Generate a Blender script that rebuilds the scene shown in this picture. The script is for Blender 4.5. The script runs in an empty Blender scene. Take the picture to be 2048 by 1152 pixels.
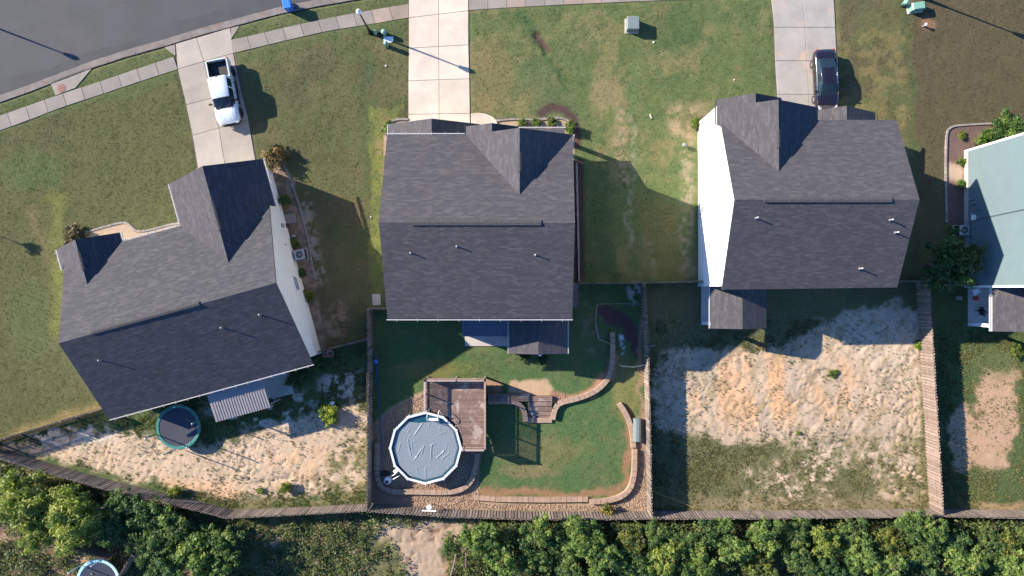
import bpy, math, random
import numpy as np
from mathutils import Vector, Matrix

# ---------------------------------------------------------------- camera, sky, sun, exposure
SC = bpy.context.scene
COL = SC.collection
S = 24.5            # pixels of the 2048 px photograph per metre of ground
H = 55.7            # height of the drone
cam_data = bpy.data.cameras.new("camera")
cam_data.sensor_width = 36.0
cam_data.lens = 24.0
cam_data.clip_end = 1000.0
cam = bpy.data.objects.new("camera", cam_data)
cam.location = (0, 0, H)
COL.objects.link(cam)
SC.camera = cam

SUN_EL = math.radians(26.3)
SUN_DIR = Vector((0.934 * math.cos(SUN_EL), -0.357 * math.cos(SUN_EL), -math.sin(SUN_EL)))   # travel of the light
world = bpy.data.worlds.new("World")
SC.world = world
world.use_nodes = True
wn = world.node_tree.nodes
wl = world.node_tree.links
wn.clear()
sky = wn.new("ShaderNodeTexSky")
sky.sky_type = 'NISHITA'
sky.sun_disc = False
sky.sun_elevation = SUN_EL
sky.sun_rotation = math.radians(-69.1)
sky.air_density = 1.2
sky.dust_density = 0.3
sky.ozone_density = 5.0
bg = wn.new("ShaderNodeBackground")
bg.inputs[1].default_value = 0.078
wo = wn.new("ShaderNodeOutputWorld")
sat = wn.new("ShaderNodeMix")
sat.data_type = 'RGBA'
sat.blend_type = 'MULTIPLY'
sat.inputs[0].default_value = 1.0
sat.inputs[7].default_value = (0.72, 0.95, 1.28, 1)
wl.new(sky.outputs[0], sat.inputs[6])
wl.new(sat.outputs[2], bg.inputs[0])
wl.new(bg.outputs[0], wo.inputs[0])

sun_data = bpy.data.lights.new("sun", 'SUN')
sun_data.energy = 5.0
sun_data.angle = math.radians(0.55)
sun_data.color = (1.0, 0.865, 0.72)
sun = bpy.data.objects.new("sun", sun_data)
sun.rotation_euler = SUN_DIR.to_track_quat('-Z', 'Y').to_euler()
sun.location = (-60, 25, 60)
COL.objects.link(sun)

SC.view_settings.view_transform = 'Standard'
SC.view_settings.look = 'None'
SC.view_settings.gamma = 1.0
SC.view_settings.exposure = 1.5
try:
    SC.view_settings.use_curve_mapping = False
except Exception:
    pass
SC.cycles.max_bounces = 5
SC.cycles.diffuse_bounces = 3
SC.cycles.transparent_max_bounces = 8

rnd = random.Random(7)
RG = np.random.default_rng(11)

# ---------------------------------------------------------------- coordinates
def G(px, py, z=0.0):
    """ground plan position (in photograph pixels at ground scale) -> metres"""
    return Vector(((px - 1024) / S, (576 - py) / S, z))

def A(px, py, z=0.0):
    """where a point seen at px,py stands when it is z metres up"""
    k = (H - z) / H / S
    return Vector(((px - 1024) * k, (576 - py) * k, z))

# ---------------------------------------------------------------- materials
def nodes_of(name):
    m = bpy.data.materials.new(name)
    m.use_nodes = True
    nt = m.node_tree
    b = nt.nodes.get("Principled BSDF")
    return m, nt, b

def N(nt, t, **kw):
    n = nt.nodes.new(t)
    for k, v in kw.items():
        setattr(n, k, v)
    return n

def ramp(nt, src, stops):
    r = N(nt, "ShaderNodeValToRGB")
    el = r.color_ramp.elements
    el[0].position, el[0].color = stops[0][0], (*stops[0][1], 1)
    el[1].position, el[1].color = stops[-1][0], (*stops[-1][1], 1)
    for p, c in stops[1:-1]:
        e = el.new(p)
        e.color = (*c, 1)
    nt.links.new(src, r.inputs[0])
    return r.outputs[0]

def mixc(nt, a, b, fac, mode='MIX'):
    m = N(nt, "ShaderNodeMix", data_type='RGBA', blend_type=mode)
    for i, v in ((0, fac), (6, a), (7, b)):
        if hasattr(v, 'is_output') or isinstance(v, bpy.types.NodeSocket):
            nt.links.new(v, m.inputs[i])
        elif i == 0:
            m.inputs[0].default_value = v
        else:
            m.inputs[i].default_value = (*v, 1)
    return m.outputs[2]

def noise(nt, vec, scale, detail=4, rough=0.6, dist=0.0):
    n = N(nt, "ShaderNodeTexNoise")
    n.inputs["Scale"].default_value = scale
    n.inputs["Detail"].default_value = detail
    n.inputs["Roughness"].default_value = rough
    n.inputs["Distortion"].default_value = dist
    if vec is not None:
        nt.links.new(vec, n.inputs["Vector"])
    return n.outputs[0]

def bump(nt, b, h, strength, dist):
    n = N(nt, "ShaderNodeBump")
    n.inputs["Strength"].default_value = strength
    n.inputs["Distance"].default_value = dist
    nt.links.new(h, n.inputs["Height"])
    nt.links.new(n.outputs[0], b.inputs["Normal"])

def geo_pos(nt):
    return N(nt, "ShaderNodeNewGeometry").outputs["Position"]

def M_worn(name, c, var=0.25, scale=1.5, rough=0.8, metal=0.0, bstr=0.2, bdist=0.01, fine=30, rand=0.0, spec=0.3, stain=None):
    """a plain surface with large soft wear and fine grain; rand = difference from one object to the next"""
    m, nt, b = nodes_of(name)
    p = geo_pos(nt)
    lo = tuple(x * (1 - var) for x in c)
    hi = tuple(min(1, x * (1 + var)) for x in c)
    col = ramp(nt, noise(nt, p, scale, 6, 0.65), [(0.3, lo), (0.7, hi)])
    f = noise(nt, p, fine, 3, 0.6)
    col = mixc(nt, col, ramp(nt, f, [(0.3, (0.8, 0.8, 0.8)), (0.7, (1.2, 1.2, 1.2))]), 1.0, 'MULTIPLY')
    if stain:
        s = ramp(nt, noise(nt, p, stain[1], 5, 0.7, 0.6), [(stain[2], (0, 0, 0)), (stain[2] + 0.12, (1, 1, 1))])
        col = mixc(nt, col, stain[0], s)
    if rand:
        oi = N(nt, "ShaderNodeObjectInfo")
        col = mixc(nt, col, ramp(nt, oi.outputs["Random"], [(0, (1 - rand,) * 3), (1, (1 + rand,) * 3)]), 1.0, 'MULTIPLY')
    nt.links.new(col, b.inputs["Base Color"])
    b.inputs["Roughness"].default_value = rough
    b.inputs["Metallic"].default_value = metal
    b.inputs["Specular IOR Level"].default_value = spec
    if bstr:
        bump(nt, b, f, bstr, bdist)
    return m

def M_plain(name, c, rough=0.5, metal=0.0, coat=0.0, trans=0.0, spec=0.5):
    m, nt, b = nodes_of(name)
    p = geo_pos(nt)
    col = ramp(nt, noise(nt, p, 6, 3), [(0.3, tuple(x * 0.93 for x in c)), (0.7, tuple(min(1, x * 1.05) for x in c))])
    nt.links.new(col, b.inputs["Base Color"])
    b.inputs["Roughness"].default_value = rough
    b.inputs["Metallic"].default_value = metal
    b.inputs["Coat Weight"].default_value = coat
    b.inputs["Specular IOR Level"].default_value = spec
    b.inputs["Transmission Weight"].default_value = trans
    return m

def M_shingle(name, base, warm):
    m, nt, b = nodes_of(name)
    uv = N(nt, "ShaderNodeUVMap").outputs[0]
    br = N(nt, "ShaderNodeTexBrick")
    nt.links.new(uv, br.inputs["Vector"])
    br.inputs["Color1"].default_value = (0.0, 0.0, 0.0, 1)
    br.inputs["Color2"].default_value = (1.0, 1.0, 1.0, 1)
    br.inputs["Mortar"].default_value = (0.2, 0.2, 0.2, 1)
    br.inputs["Scale"].default_value = 1.0
    br.inputs["Mortar Size"].default_value = 0.006
    br.inputs["Mortar Smooth"].default_value = 0.3
    br.inputs["Bias"].default_value = 0.0
    br.inputs["Brick Width"].default_value = 0.36
    br.inputs["Row Height"].default_value = 0.142
    br.offset = 0.37
    br.squash = 1.0
    # second, longer set of tabs: the blended laminate strips
    br2 = N(nt, "ShaderNodeTexBrick")
    mp = N(nt, "ShaderNodeMapping")
    mp.inputs["Location"].default_value = (0.21, 0.0, 0)
    nt.links.new(uv, mp.inputs[0])
    nt.links.new(mp.outputs[0], br2.inputs["Vector"])
    br2.inputs["Color1"].default_value = (0.0, 0.0, 0.0, 1)
    br2.inputs["Color2"].default_value = (1.0, 1.0, 1.0, 1)
    br2.inputs["Mortar"].default_value = (0.4, 0.4, 0.4, 1)
    br2.inputs["Scale"].default_value = 1.0
    br2.inputs["Mortar Size"].default_value = 0.0
    br2.inputs["Brick Width"].default_value = 0.66
    br2.inputs["Row Height"].default_value = 0.142
    br2.offset = 0.61
    t = mixc(nt, br.outputs[0], br2.outputs[0], 0.45)
    d = tuple(x * 0.86 for x in base)
    h = tuple(x * 1.22 for x in warm)
    col = ramp(nt, t, [(0.0, d), (0.42, base), (0.72, warm), (1.0, h)])
    big = noise(nt, uv, 0.35, 5, 0.7)
    col = mixc(nt, col, ramp(nt, big, [(0.3, (0.93, 0.93, 0.94)), (0.7, (1.07, 1.07, 1.06))]), 1.0, 'MULTIPLY')
    fine = noise(nt, uv, 18, 3, 0.7)
    col = mixc(nt, col, ramp(nt, fine, [(0.3, (0.72, 0.72, 0.72)), (0.7, (1.3, 1.3, 1.3))]), 1.0, 'MULTIPLY')
    # bump height: each course raised towards its lower edge
    sx = N(nt, "ShaderNodeSeparateXYZ")
    nt.links.new(uv, sx.inputs[0])
    dv = N(nt, "ShaderNodeMath", operation='DIVIDE')
    nt.links.new(sx.outputs[1], dv.inputs[0])
    dv.inputs[1].default_value = 0.142
    fr = N(nt, "ShaderNodeMath", operation='FRACT')
    nt.links.new(dv.outputs[0], fr.inputs[0])
    iv = N(nt, "ShaderNodeMath", operation='SUBTRACT')
    iv.inputs[0].default_value = 1.0
    nt.links.new(fr.outputs[0], iv.inputs[1])
    nt.links.new(col, b.inputs["Base Color"])
    b.inputs["Roughness"].default_value = 0.85
    b.inputs["Specular IOR Level"].default_value = 0.35
    ad = N(nt, "ShaderNodeMath", operation='ADD')
    nt.links.new(iv.outputs[0], ad.inputs[0])
    nt.links.new(br.outputs[1], ad.inputs[1])
    bump(nt, b, ad.outputs[0], 0.3, 0.012)
    return m

def M_siding(name, c, rough=0.5):
    m, nt, b = nodes_of(name)
    p = geo_pos(nt)
    sx = N(nt, "ShaderNodeSeparateXYZ")
    nt.links.new(p, sx.inputs[0])
    dv = N(nt, "ShaderNodeMath", operation='MULTIPLY')
    nt.links.new(sx.outputs[2], dv.inputs[0])
    dv.inputs[1].default_value = 5.4
    fr = N(nt, "ShaderNodeMath", operation='FRACT')
    nt.links.new(dv.outputs[0], fr.inputs[0])
    col = ramp(nt, noise(nt, p, 1.2, 5), [(0.3, tuple(x * 0.95 for x in c)), (0.7, tuple(min(1, x * 1.03) for x in c))])
    nt.links.new(col, b.inputs["Base Color"])
    b.inputs["Roughness"].default_value = rough
    bump(nt, b, fr.outputs[0], 0.25, -0.012)
    return m

def M_leaf(name, trans=0.35):
    """colour of a leaf from the mesh's own per-leaf colour times the plant's tint"""
    m, nt, b = nodes_of(name)
    at = N(nt, "ShaderNodeAttribute")
    at.attribute_name = "Col"
    oi = N(nt, "ShaderNodeObjectInfo")
    col = mixc(nt, at.outputs["Color"], oi.outputs["Color"], 1.0, 'MULTIPLY')
    nt.links.new(col, b.inputs["Base Color"])
    b.inputs["Roughness"].default_value = 0.55
    b.inputs["Specular IOR Level"].default_value = 0.25
    tr = N(nt, "ShaderNodeBsdfTranslucent")
    tc = mixc(nt, col, (1.3, 1.5, 0.5), 1.0, 'MULTIPLY')
    nt.links.new(tc, tr.inputs[0])
    mx = N(nt, "ShaderNodeMixShader")
    mx.inputs[0].default_value = trans
    nt.links.new(b.outputs[0], mx.inputs[1])
    nt.links.new(tr.outputs[0], mx.inputs[2])
    out = nt.nodes["Material Output"]
    nt.links.new(mx.outputs[0], out.inputs[0])
    return m

def M_ground(name):
    m, nt, b = nodes_of(name)
    at = N(nt, "ShaderNodeAttribute")
    at.attribute_name = "Col"
    p = geo_pos(nt)
    f1 = noise(nt, p, 5.5, 8, 0.72, 0.3)
    f2 = noise(nt, p, 22, 4, 0.7)
    f3 = noise(nt, p, 0.9, 4, 0.6)
    col = mixc(nt, at.outputs["Color"], ramp(nt, f1, [(0.28, (0.84, 0.84, 0.84)), (0.5, (1, 1, 1)), (0.74, (1.16, 1.15, 1.14))]), 1.0, 'MULTIPLY')
    col = mixc(nt, col, ramp(nt, f2, [(0.25, (0.8, 0.8, 0.8)), (0.75, (1.2, 1.2, 1.2))]), 1.0, 'MULTIPLY')
    col = mixc(nt, col, ramp(nt, f3, [(0.3, (0.9, 0.93, 0.9)), (0.7, (1.1, 1.07, 1.08))]), 1.0, 'MULTIPLY')
    nt.links.new(col, b.inputs["Base Color"])
    b.inputs["Roughness"].default_value = 0.95
    b.inputs["Specular IOR Level"].default_value = 0.1
    ad = N(nt, "ShaderNodeMath", operation='ADD')
    nt.links.new(f1, ad.inputs[0])
    nt.links.new(f2, ad.inputs[1])
    bump(nt, b, ad.outputs[0], 0.5, 0.035)
    return m

MAT = {}
MAT['ground'] = M_ground("ground_soil_and_turf")
MAT['asphalt'] = M_worn("asphalt", (0.062, 0.065, 0.068), 0.12, 0.35, 0.9, 0, 0.3, 0.006, 40, 0, 0.3, ((0.072, 0.072, 0.072), 0.12, 0.52))
MAT['gutter_pan'] = M_worn("gutter_pan_concrete", (0.15, 0.135, 0.125), 0.25, 1.0, 0.9, 0, 0.2, 0.005, 30, 0.06, 0.3, ((0.15, 0.10, 0.075), 0.8, 0.55))
MAT['concrete'] = M_worn("driveway_concrete", (0.46, 0.405, 0.33), 0.15, 0.5, 0.85, 0, 0.15, 0.004, 30, 0.05)
MAT['concrete_grey'] = M_worn("grey_driveway_concrete", (0.27, 0.255, 0.232), 0.15, 0.5, 0.85, 0, 0.15, 0.004, 30, 0.04, 0.3, ((0.36, 0.28, 0.22), 0.4, 0.56))
MAT['walk'] = M_worn("sidewalk_concrete", (0.205, 0.188, 0.162), 0.14, 0.8, 0.9, 0, 0.15, 0.004, 30, 0.10, 0.3, ((0.22, 0.19, 0.17), 1.2, 0.62))
MAT['walk_brown'] = M_worn("brown_sidewalk_concrete", (0.24, 0.195, 0.155), 0.15, 0.8, 0.9, 0, 0.15, 0.004, 30, 0.10)
MAT['concrete_mid'] = M_worn("weathered_driveway_concrete", (0.275, 0.25, 0.212), 0.12, 0.6, 0.85, 0, 0.15, 0.004, 30, 0.08, 0.3, ((0.33, 0.29, 0.24), 0.3, 0.52))
MAT['patio'] = M_worn("patio_concrete", (0.36, 0.34, 0.31), 0.1, 0.8, 0.85, 0, 0.15, 0.004, 30, 0.04)
MAT['joint'] = M_worn("joint_soil", (0.10, 0.08, 0.06), 0.2)
MAT['iron'] = M_worn("rusty_iron", (0.20, 0.10, 0.08), 0.3, 6)
MAT['shingle'] = M_shingle("asphalt_shingles", (0.037, 0.038, 0.046), (0.051, 0.051, 0.058))
MAT['shingle_b'] = M_shingle("grey_brown_shingles", (0.048, 0.047, 0.053), (0.061, 0.059, 0.064))
MAT['trim'] = M_worn("white_trim", (0.72, 0.72, 0.71), 0.05, 3, 0.5, 0, 0.0)
MAT['gutter'] = M_plain("off_white_gutter", (0.34, 0.345, 0.35), 0.5)
MAT['drip'] = M_plain("dark_drip_edge", (0.06, 0.06, 0.065), 0.6)
MAT['siding_white'] = M_siding("white_lap_siding", (0.80, 0.80, 0.79))
MAT['siding_grey'] = M_siding("pale_grey_green_siding", (0.72, 0.76, 0.73))
MAT['siding_tan'] = M_siding("tan_siding", (0.42, 0.36, 0.29))
MAT['siding_blue'] = M_siding("pale_blue_siding", (0.115, 0.165, 0.18))
MAT['glass'] = M_plain("dark_glass", (0.03, 0.04, 0.05), 0.06, 0.0, 0.0, 0.0, 0.8)
MAT['screen'] = M_plain("window_screen", (0.10, 0.12, 0.10), 0.5)
MAT['metal_roof'] = M_worn("ribbed_metal_roof", (0.26, 0.24, 0.235), 0.08, 1.0, 0.45, 0.3, 0.0)
MAT['metal_dark'] = M_worn("dark_ribbed_metal_roof", (0.085, 0.105, 0.14), 0.08, 1.0, 0.4, 0.3, 0.0)
MAT['fence'] = M_worn("weathered_cedar", (0.215, 0.178, 0.152), 0.22, 3, 0.9, 0, 0.3, 0.006, 45, 0.30, 0.2)
MAT['fence_red'] = M_worn("reddish_cedar", (0.20, 0.155, 0.13), 0.2, 3, 0.9, 0, 0.3, 0.006, 45, 0.25, 0.2)
MAT['deck'] = M_worn("worn_brown_deck_board", (0.155, 0.108, 0.088), 0.25, 1.6, 0.75, 0, 0.3, 0.006, 45, 0.2, 0.3, ((0.33, 0.28, 0.25), 0.9, 0.53))
MAT['rail_wood'] = M_worn("grey_rail_wood", (0.30, 0.235, 0.20), 0.2, 3, 0.85, 0, 0.2, 0.005, 45, 0.15)
MAT['block'] = M_worn("retaining_wall_block", (0.285, 0.205, 0.15), 0.16, 3, 0.95, 0, 0.4, 0.01, 30, 0.08)
MAT['kerbstone'] = M_worn("grey_edging_stone", (0.22, 0.195, 0.18), 0.2, 3, 0.95, 0, 0.4, 0.01, 30, 0.15)
MAT['black'] = M_plain("black_paint", (0.015, 0.015, 0.017), 0.4)
MAT['black_matte'] = M_plain("black_plastic", (0.012, 0.012, 0.014), 0.7)
MAT['globe'] = M_plain("white_globe", (0.8, 0.8, 0.78), 0.25)
MAT['white_plastic'] = M_plain("white_plastic", (0.72, 0.74, 0.76), 0.4)
MAT['white_paint'] = M_plain("white_car_paint", (0.50, 0.56, 0.59), 0.22, 0.0, 0.8)
MAT['black_paint'] = M_plain("dark_maroon_black_car_paint", (0.010, 0.007, 0.010), 0.16, 0.0, 1.0)
MAT['car_glass'] = M_plain("car_glass", (0.012, 0.022, 0.03), 0.05, 0.0, 0.0, 0.0, 0.5)
MAT['tyre'] = M_plain("tyre_rubber", (0.018, 0.018, 0.018), 0.8)
MAT['rim'] = M_plain("alloy_rim", (0.45, 0.43, 0.42), 0.3, 0.8)
MAT['chrome'] = M_plain("bright_metal", (0.6, 0.6, 0.6), 0.15, 1.0)
MAT['lamp_glass'] = M_plain("headlight_lens", (0.6, 0.6, 0.62), 0.1, 0.2, 1.0)
MAT['red_lens'] = M_plain("red_lens", (0.45, 0.03, 0.03), 0.15, 0.0, 1.0)
MAT['bin_blue'] = M_plain("blue_plastic", (0.02, 0.17, 0.62), 0.45)
MAT['ped_green'] = M_plain("pale_green_plastic", (0.16, 0.33, 0.25), 0.5)
MAT['box_green'] = M_plain("grey_green_metal", (0.17, 0.215, 0.205), 0.45, 0.2)
MAT['teal'] = M_plain("teal_vinyl", (0.027, 0.16, 0.13), 0.45)
MAT['sky_vinyl'] = M_plain("pale_blue_vinyl", (0.35, 0.6, 0.68), 0.45)
MAT['mat_black'] = M_plain("black_trampoline_mat", (0.018, 0.022, 0.038), 0.55)
MAT['cover'] = M_plain("grey_blue_vinyl_cover", (0.165, 0.20, 0.215), 0.28, 0.0, 0.15)
MAT['pool_wall'] = M_plain("blue_pool_wall", (0.16, 0.25, 0.33), 0.35)
MAT['pool_rail'] = M_plain("white_resin_rail", (0.52, 0.55, 0.60), 0.3)
MAT['water'] = M_plain("pool_water", (0.01, 0.06, 0.08), 0.04, 0, 1.0)
MAT['terracotta'] = M_worn("terracotta", (0.42, 0.17, 0.11), 0.1, 3, 0.8, 0, 0.1)
MAT['bark'] = M_worn("bark", (0.16, 0.12, 0.10), 0.3, 4, 0.95, 0, 0.6, 0.02, 20)
MAT['leaf'] = M_leaf("leaves")
MAT['grass'] = M_leaf("grass_blades", 0.25)
MAT['stone'] = M_worn("pebbles", (0.31, 0.225, 0.16), 0.4, 4, 0.9, 0, 0.0)
MAT['hose'] = M_plain("blue_hose", (0.03, 0.10, 0.32), 0.4)
MAT['ac'] = M_plain("grey_metal_cabinet", (0.34, 0.36, 0.37), 0.4, 0.4)
MAT['red'] = M_plain("red_plastic", (0.5, 0.03, 0.03), 0.4)
MAT['yellow'] = M_plain("yellow_hose", (0.42, 0.30, 0.10), 0.5)
MAT['wire'] = M_plain("galvanised_wire", (0.28, 0.33, 0.33), 0.4, 0.6)

# ---------------------------------------------------------------- mesh building
def base_matrix(o):
    m = o.matrix_basis.copy()
    while o.parent is not None:
        o = o.parent
        m = o.matrix_basis @ m
    return m

class MB:
    def __init__(self):
        self.v = []; self.f = []; self.uv = []; self.mi = []
    def face(self, pts, uv=None, mi=0):
        n = len(self.v)
        self.v += [tuple(p) for p in pts]
        self.f.append(tuple(range(n, n + len(pts))))
        self.uv.append(uv); self.mi.append(mi)
    def add(self, verts, faces, mi=0):
        n = len(self.v)
        self.v += [tuple(p) for p in verts]
        for f in faces:
            self.f.append(tuple(n + i for i in f)); self.uv.append(None); self.mi.append(mi)
        return self
    def box(self, c, size, rz=0.0, mi=0, rx=0.0, ry=0.0):
        R = Matrix.Rotation(rz, 3, 'Z') @ Matrix.Rotation(ry, 3, 'Y') @ Matrix.Rotation(rx, 3, 'X')
        c = Vector(c)
        vs = [c + R @ Vector((sx * size[0] / 2, sy * size[1] / 2, sz * size[2] / 2)) for sz in (-1, 1) for sy in (-1, 1) for sx in (-1, 1)]
        return self.add(vs, [(0, 2, 3, 1), (4, 5, 7, 6), (0, 1, 5, 4), (2, 6, 7, 3), (0, 4, 6, 2), (1, 3, 7, 5)], mi)
    def bar(self, p0, p1, w, h, mi=0):
        """a box along p0-p1, w wide and h tall"""
        p0, p1 = Vector(p0), Vector(p1)
        d = (p1 - p0).normalized()
        up = Vector((0, 0, 1)) if abs(d.z) < 0.95 else Vector((0, 1, 0))
        a = d.cross(up).normalized() * w / 2
        b = a.cross(d).normalized() * h / 2
        vs = [p + x * a + y * b for p in (p0, p1) for x, y in ((-1, -1), (1, -1), (1, 1), (-1, 1))]
        return self.add(vs, [(0, 1, 2, 3), (7, 6, 5, 4), (0, 4, 5, 1), (1, 5, 6, 2), (2, 6, 7, 3), (3, 7, 4, 0)], mi)
    def prism(self, pts, z0, z1, mi=0, inset=0.0):
        """vertical prism over plan points; inset bevels the top edge"""
        n = len(pts)
        area = sum(pts[i][0] * pts[(i + 1) % n][1] - pts[(i + 1) % n][0] * pts[i][1] for i in range(n))
        if area < 0:
            pts = pts[::-1]
        lo = [(p[0], p[1], z0) for p in pts]
        if inset:
            hi = [(p[0], p[1], z1 - inset) for p in pts]
            cx = sum(p[0] for p in pts) / n; cy = sum(p[1] for p in pts) / n
            def ins(p):
                d = math.hypot(p[0] - cx, p[1] - cy) or 1
                return (p[0] + (cx - p[0]) / d * inset, p[1] + (cy - p[1]) / d * inset, z1)
            tp = [ins(p) for p in pts]
            self.add(lo + hi + tp, [tuple(range(n - 1, -1, -1)), tuple(range(2 * n, 3 * n))]
                     + [(i, (i + 1) % n, n + (i + 1) % n, n + i) for i in range(n)]
                     + [(n + i, n + (i + 1) % n, 2 * n + (i + 1) % n, 2 * n + i) for i in range(n)], mi)
        else:
            hi = [(p[0], p[1], z1) for p in pts]
            self.add(lo + hi, [tuple(range(n - 1, -1, -1)), tuple(range(n, 2 * n))]
                     + [(i, (i + 1) % n, n + (i + 1) % n, n + i) for i in range(n)], mi)
        return self
    def tube(self, pts, r, n=8, mi=0, caps=True):
        pts = [Vector(p) for p in pts]
        rs = r if isinstance(r, (list, tuple)) else [r] * len(pts)
        vs = []
        for i, p in enumerate(pts):
            d = (pts[min(i + 1, len(pts) - 1)] - pts[max(i - 1, 0)]).normalized()
            up = Vector((0, 0, 1)) if abs(d.z) < 0.9 else Vector((1, 0, 0))
            a = d.cross(up).normalized(); b = a.cross(d)
            for k in range(n):
                t = 2 * math.pi * k / n
                vs.append(p + (a * math.cos(t) + b * math.sin(t)) * rs[i])
        fs = [(i * n + k, i * n + (k + 1) % n, (i + 1) * n + (k + 1) % n, (i + 1) * n + k) for i in range(len(pts) - 1) for k in range(n)]
        if caps:
            fs += [tuple(range(n - 1, -1, -1)), tuple(range((len(pts) - 1) * n, len(pts) * n))]
        return self.add(vs, fs, mi)
    def lathe(self, c, prof, n=16, mi=0):
        """prof: (radius, z) from bottom to top"""
        vs = []
        for r, z in prof:
            for k in range(n):
                t = 2 * math.pi * k / n
                vs.append((c[0] + r * math.cos(t), c[1] + r * math.sin(t), c[2] + z))
        m = len(prof)
        fs = [(i * n + k, i * n + (k + 1) % n, (i + 1) * n + (k + 1) % n, (i + 1) * n + k) for i in range(m - 1) for k in range(n)]
        fs += [tuple(range(n - 1, -1, -1)), tuple(range((m - 1) * n, m * n))]
        return self.add(vs, fs, mi)
    def data(self, name, mats, smooth=False, inv=None):
        me = bpy.data.meshes.new(name)
        vs = self.v if inv is None else [tuple(inv @ Vector(p)) for p in self.v]
        me.from_pydata(vs, [], self.f)
        for m in (mats if isinstance(mats, (list, tuple)) else [mats]):
            me.materials.append(m)
        if any(self.mi):
            me.polygons.foreach_set("material_index", self.mi)
        if any(u is not None for u in self.uv):
            uvl = me.uv_layers.new(name="UVMap")
            k = 0
            for f, u in zip(self.f, self.uv):
                for j in range(len(f)):
                    if u is not None:
                        uvl.data[k].uv = u[j]
                    k += 1
        if smooth:
            me.polygons.foreach_set("use_smooth", [True] * len(me.polygons))
        me.update()
        return me
    def build(self, name, mats, parent=None, smooth=False, local=False, origin=None):
        """links the collected shapes as one object; shapes are in world metres unless local"""
        inv = None
        if parent is not None and not local:
            inv = base_matrix(parent).inverted()
        elif parent is None and origin is not None:
            inv = Matrix.Translation(origin).inverted()
        me = self.data(name, mats, smooth, inv)
        o = bpy.data.objects.new(name, me)
        if parent is not None:
            o.parent = parent
        elif origin is not None:
            o.location = origin
        COL.objects.link(o)
        return o

def tag(o, label=None, cat=None, group=None, kind=None):
    if label: o['label'] = label
    if cat: o['category'] = cat
    if group: o['group'] = group
    if kind: o['kind'] = kind
    return o

def thing(name, label, cat, loc=(0, 0, 0), rz=0.0, group=None, kind=None):
    o = bpy.data.objects.new(name, None)
    o.empty_display_size = 0.3
    o.location = loc
    o.rotation_euler = (0, 0, rz)
    COL.objects.link(o)
    return tag(o, label, cat, group, kind)

KIDS = {}
def copy_tree(o, parent=None, kids=None):
    if kids is None:
        kids = {}
        for x in COL.objects:
            if x.parent is not None:
                kids.setdefault(x.parent.name, []).append(x)
    c = o.copy()
    COL.objects.link(c)
    c.parent = parent
    for ch in kids.get(o.name, []):
        copy_tree(ch, c, kids)
    return c

def link_copy(name, me, parent, loc=(0, 0, 0), rot=(0, 0, 0), scale=(1, 1, 1)):
    o = bpy.data.objects.new(name, me)
    o.parent = parent
    o.location = loc
    o.rotation_euler = rot
    o.scale = scale
    COL.objects.link(o)
    return o

def resample(pts, step):
    """points every step along a polyline, with the directions there"""
    pts = [Vector(p) for p in pts]
    L = [0.0]
    for a, b in zip(pts, pts[1:]):
        L.append(L[-1] + (b - a).length)
    n = max(1, round(L[-1] / step))
    out = []
    j = 0
    for i in range(n + 1):
        t = L[-1] * i / n
        while j < len(pts) - 2 and L[j + 1] < t:
            j += 1
        k = (t - L[j]) / max(1e-9, L[j + 1] - L[j])
        out.append(pts[j].lerp(pts[j + 1], k))
    return out

def smooth_path(pts, it=3):
    """rounds the corners of a polyline (Chaikin)"""
    pts = [Vector(p) for p in pts]
    for _ in range(it):
        q = [pts[0]]
        for a, b in zip(pts, pts[1:]):
            q += [a.lerp(b, 0.25), a.lerp(b, 0.75)]
        q.append(pts[-1])
        pts = q
    return pts

# ---------------------------------------------------------------- ground: albedo zones and relief
def vnoise(x, y, seed):
    xi = np.floor(x).astype(np.int64); yi = np.floor(y).astype(np.int64)
    xf = x - xi; yf = y - yi
    u = xf * xf * (3 - 2 * xf); v = yf * yf * (3 - 2 * yf)
    def h(a, b):
        n = (a * 374761393 + b * 668265263 + seed * 974634777) & 0xffffffff
        n = ((n ^ (n >> 13)) * 1274126177) & 0xffffffff
        return ((n ^ (n >> 16)) & 0xffff) / 65535.0
    return (h(xi, yi) * (1 - u) + h(xi + 1, yi) * u) * (1 - v) + (h(xi, yi + 1) * (1 - u) + h(xi + 1, yi + 1) * u) * v

def fbm(x, y, scale, seed, octaves=5, gain=0.5):
    a, tot, amp = 0.0, 0.0, 1.0
    for i in range(octaves):
        a = a + amp * vnoise(x / scale * 2 ** i, y / scale * 2 ** i, seed + 17 * i)
        tot += amp
        amp *= gain
    return a / tot

def sstep(e0, e1, x):
    t = np.clip((x - e0) / (e1 - e0), 0, 1)
    return t * t * (3 - 2 * t)

def seg_dist(x, y, a, b):
    dx, dy = b[0] - a[0], b[1] - a[1]
    t = np.clip(((x - a[0]) * dx + (y - a[1]) * dy) / (dx * dx + dy * dy + 1e-9), 0, 1)
    return np.hypot(x - a[0] - t * dx, y - a[1] - t * dy)

def poly_mask(x, y, pts, soft):
    """1 inside the polygon (photograph pixels), falling to 0 over soft pixels"""
    inside = np.zeros(x.shape, bool)
    d = np.full(x.shape, 1e9)
    n = len(pts)
    for i in range(n):
        a, b = pts[i], pts[(i + 1) % n]
        d = np.minimum(d, seg_dist(x, y, a, b))
        cond = ((a[1] > y) != (b[1] > y))
        with np.errstate(divide='ignore', invalid='ignore'):
            xx = (b[0] - a[0]) * (y - a[1]) / (b[1] - a[1] + 1e-12) + a[0]
        inside ^= cond & (x < xx)
    sd = np.where(inside, d, -d)
    return sstep(-soft, soft, sd)

def line_mask(x, y, pts, w, soft):
    d = np.full(x.shape, 1e9)
    for a, b in zip(pts, pts[1:]):
        d = np.minimum(d, seg_dist(x, y, a, b))
    return 1 - sstep(w - soft, w + soft, d)

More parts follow.
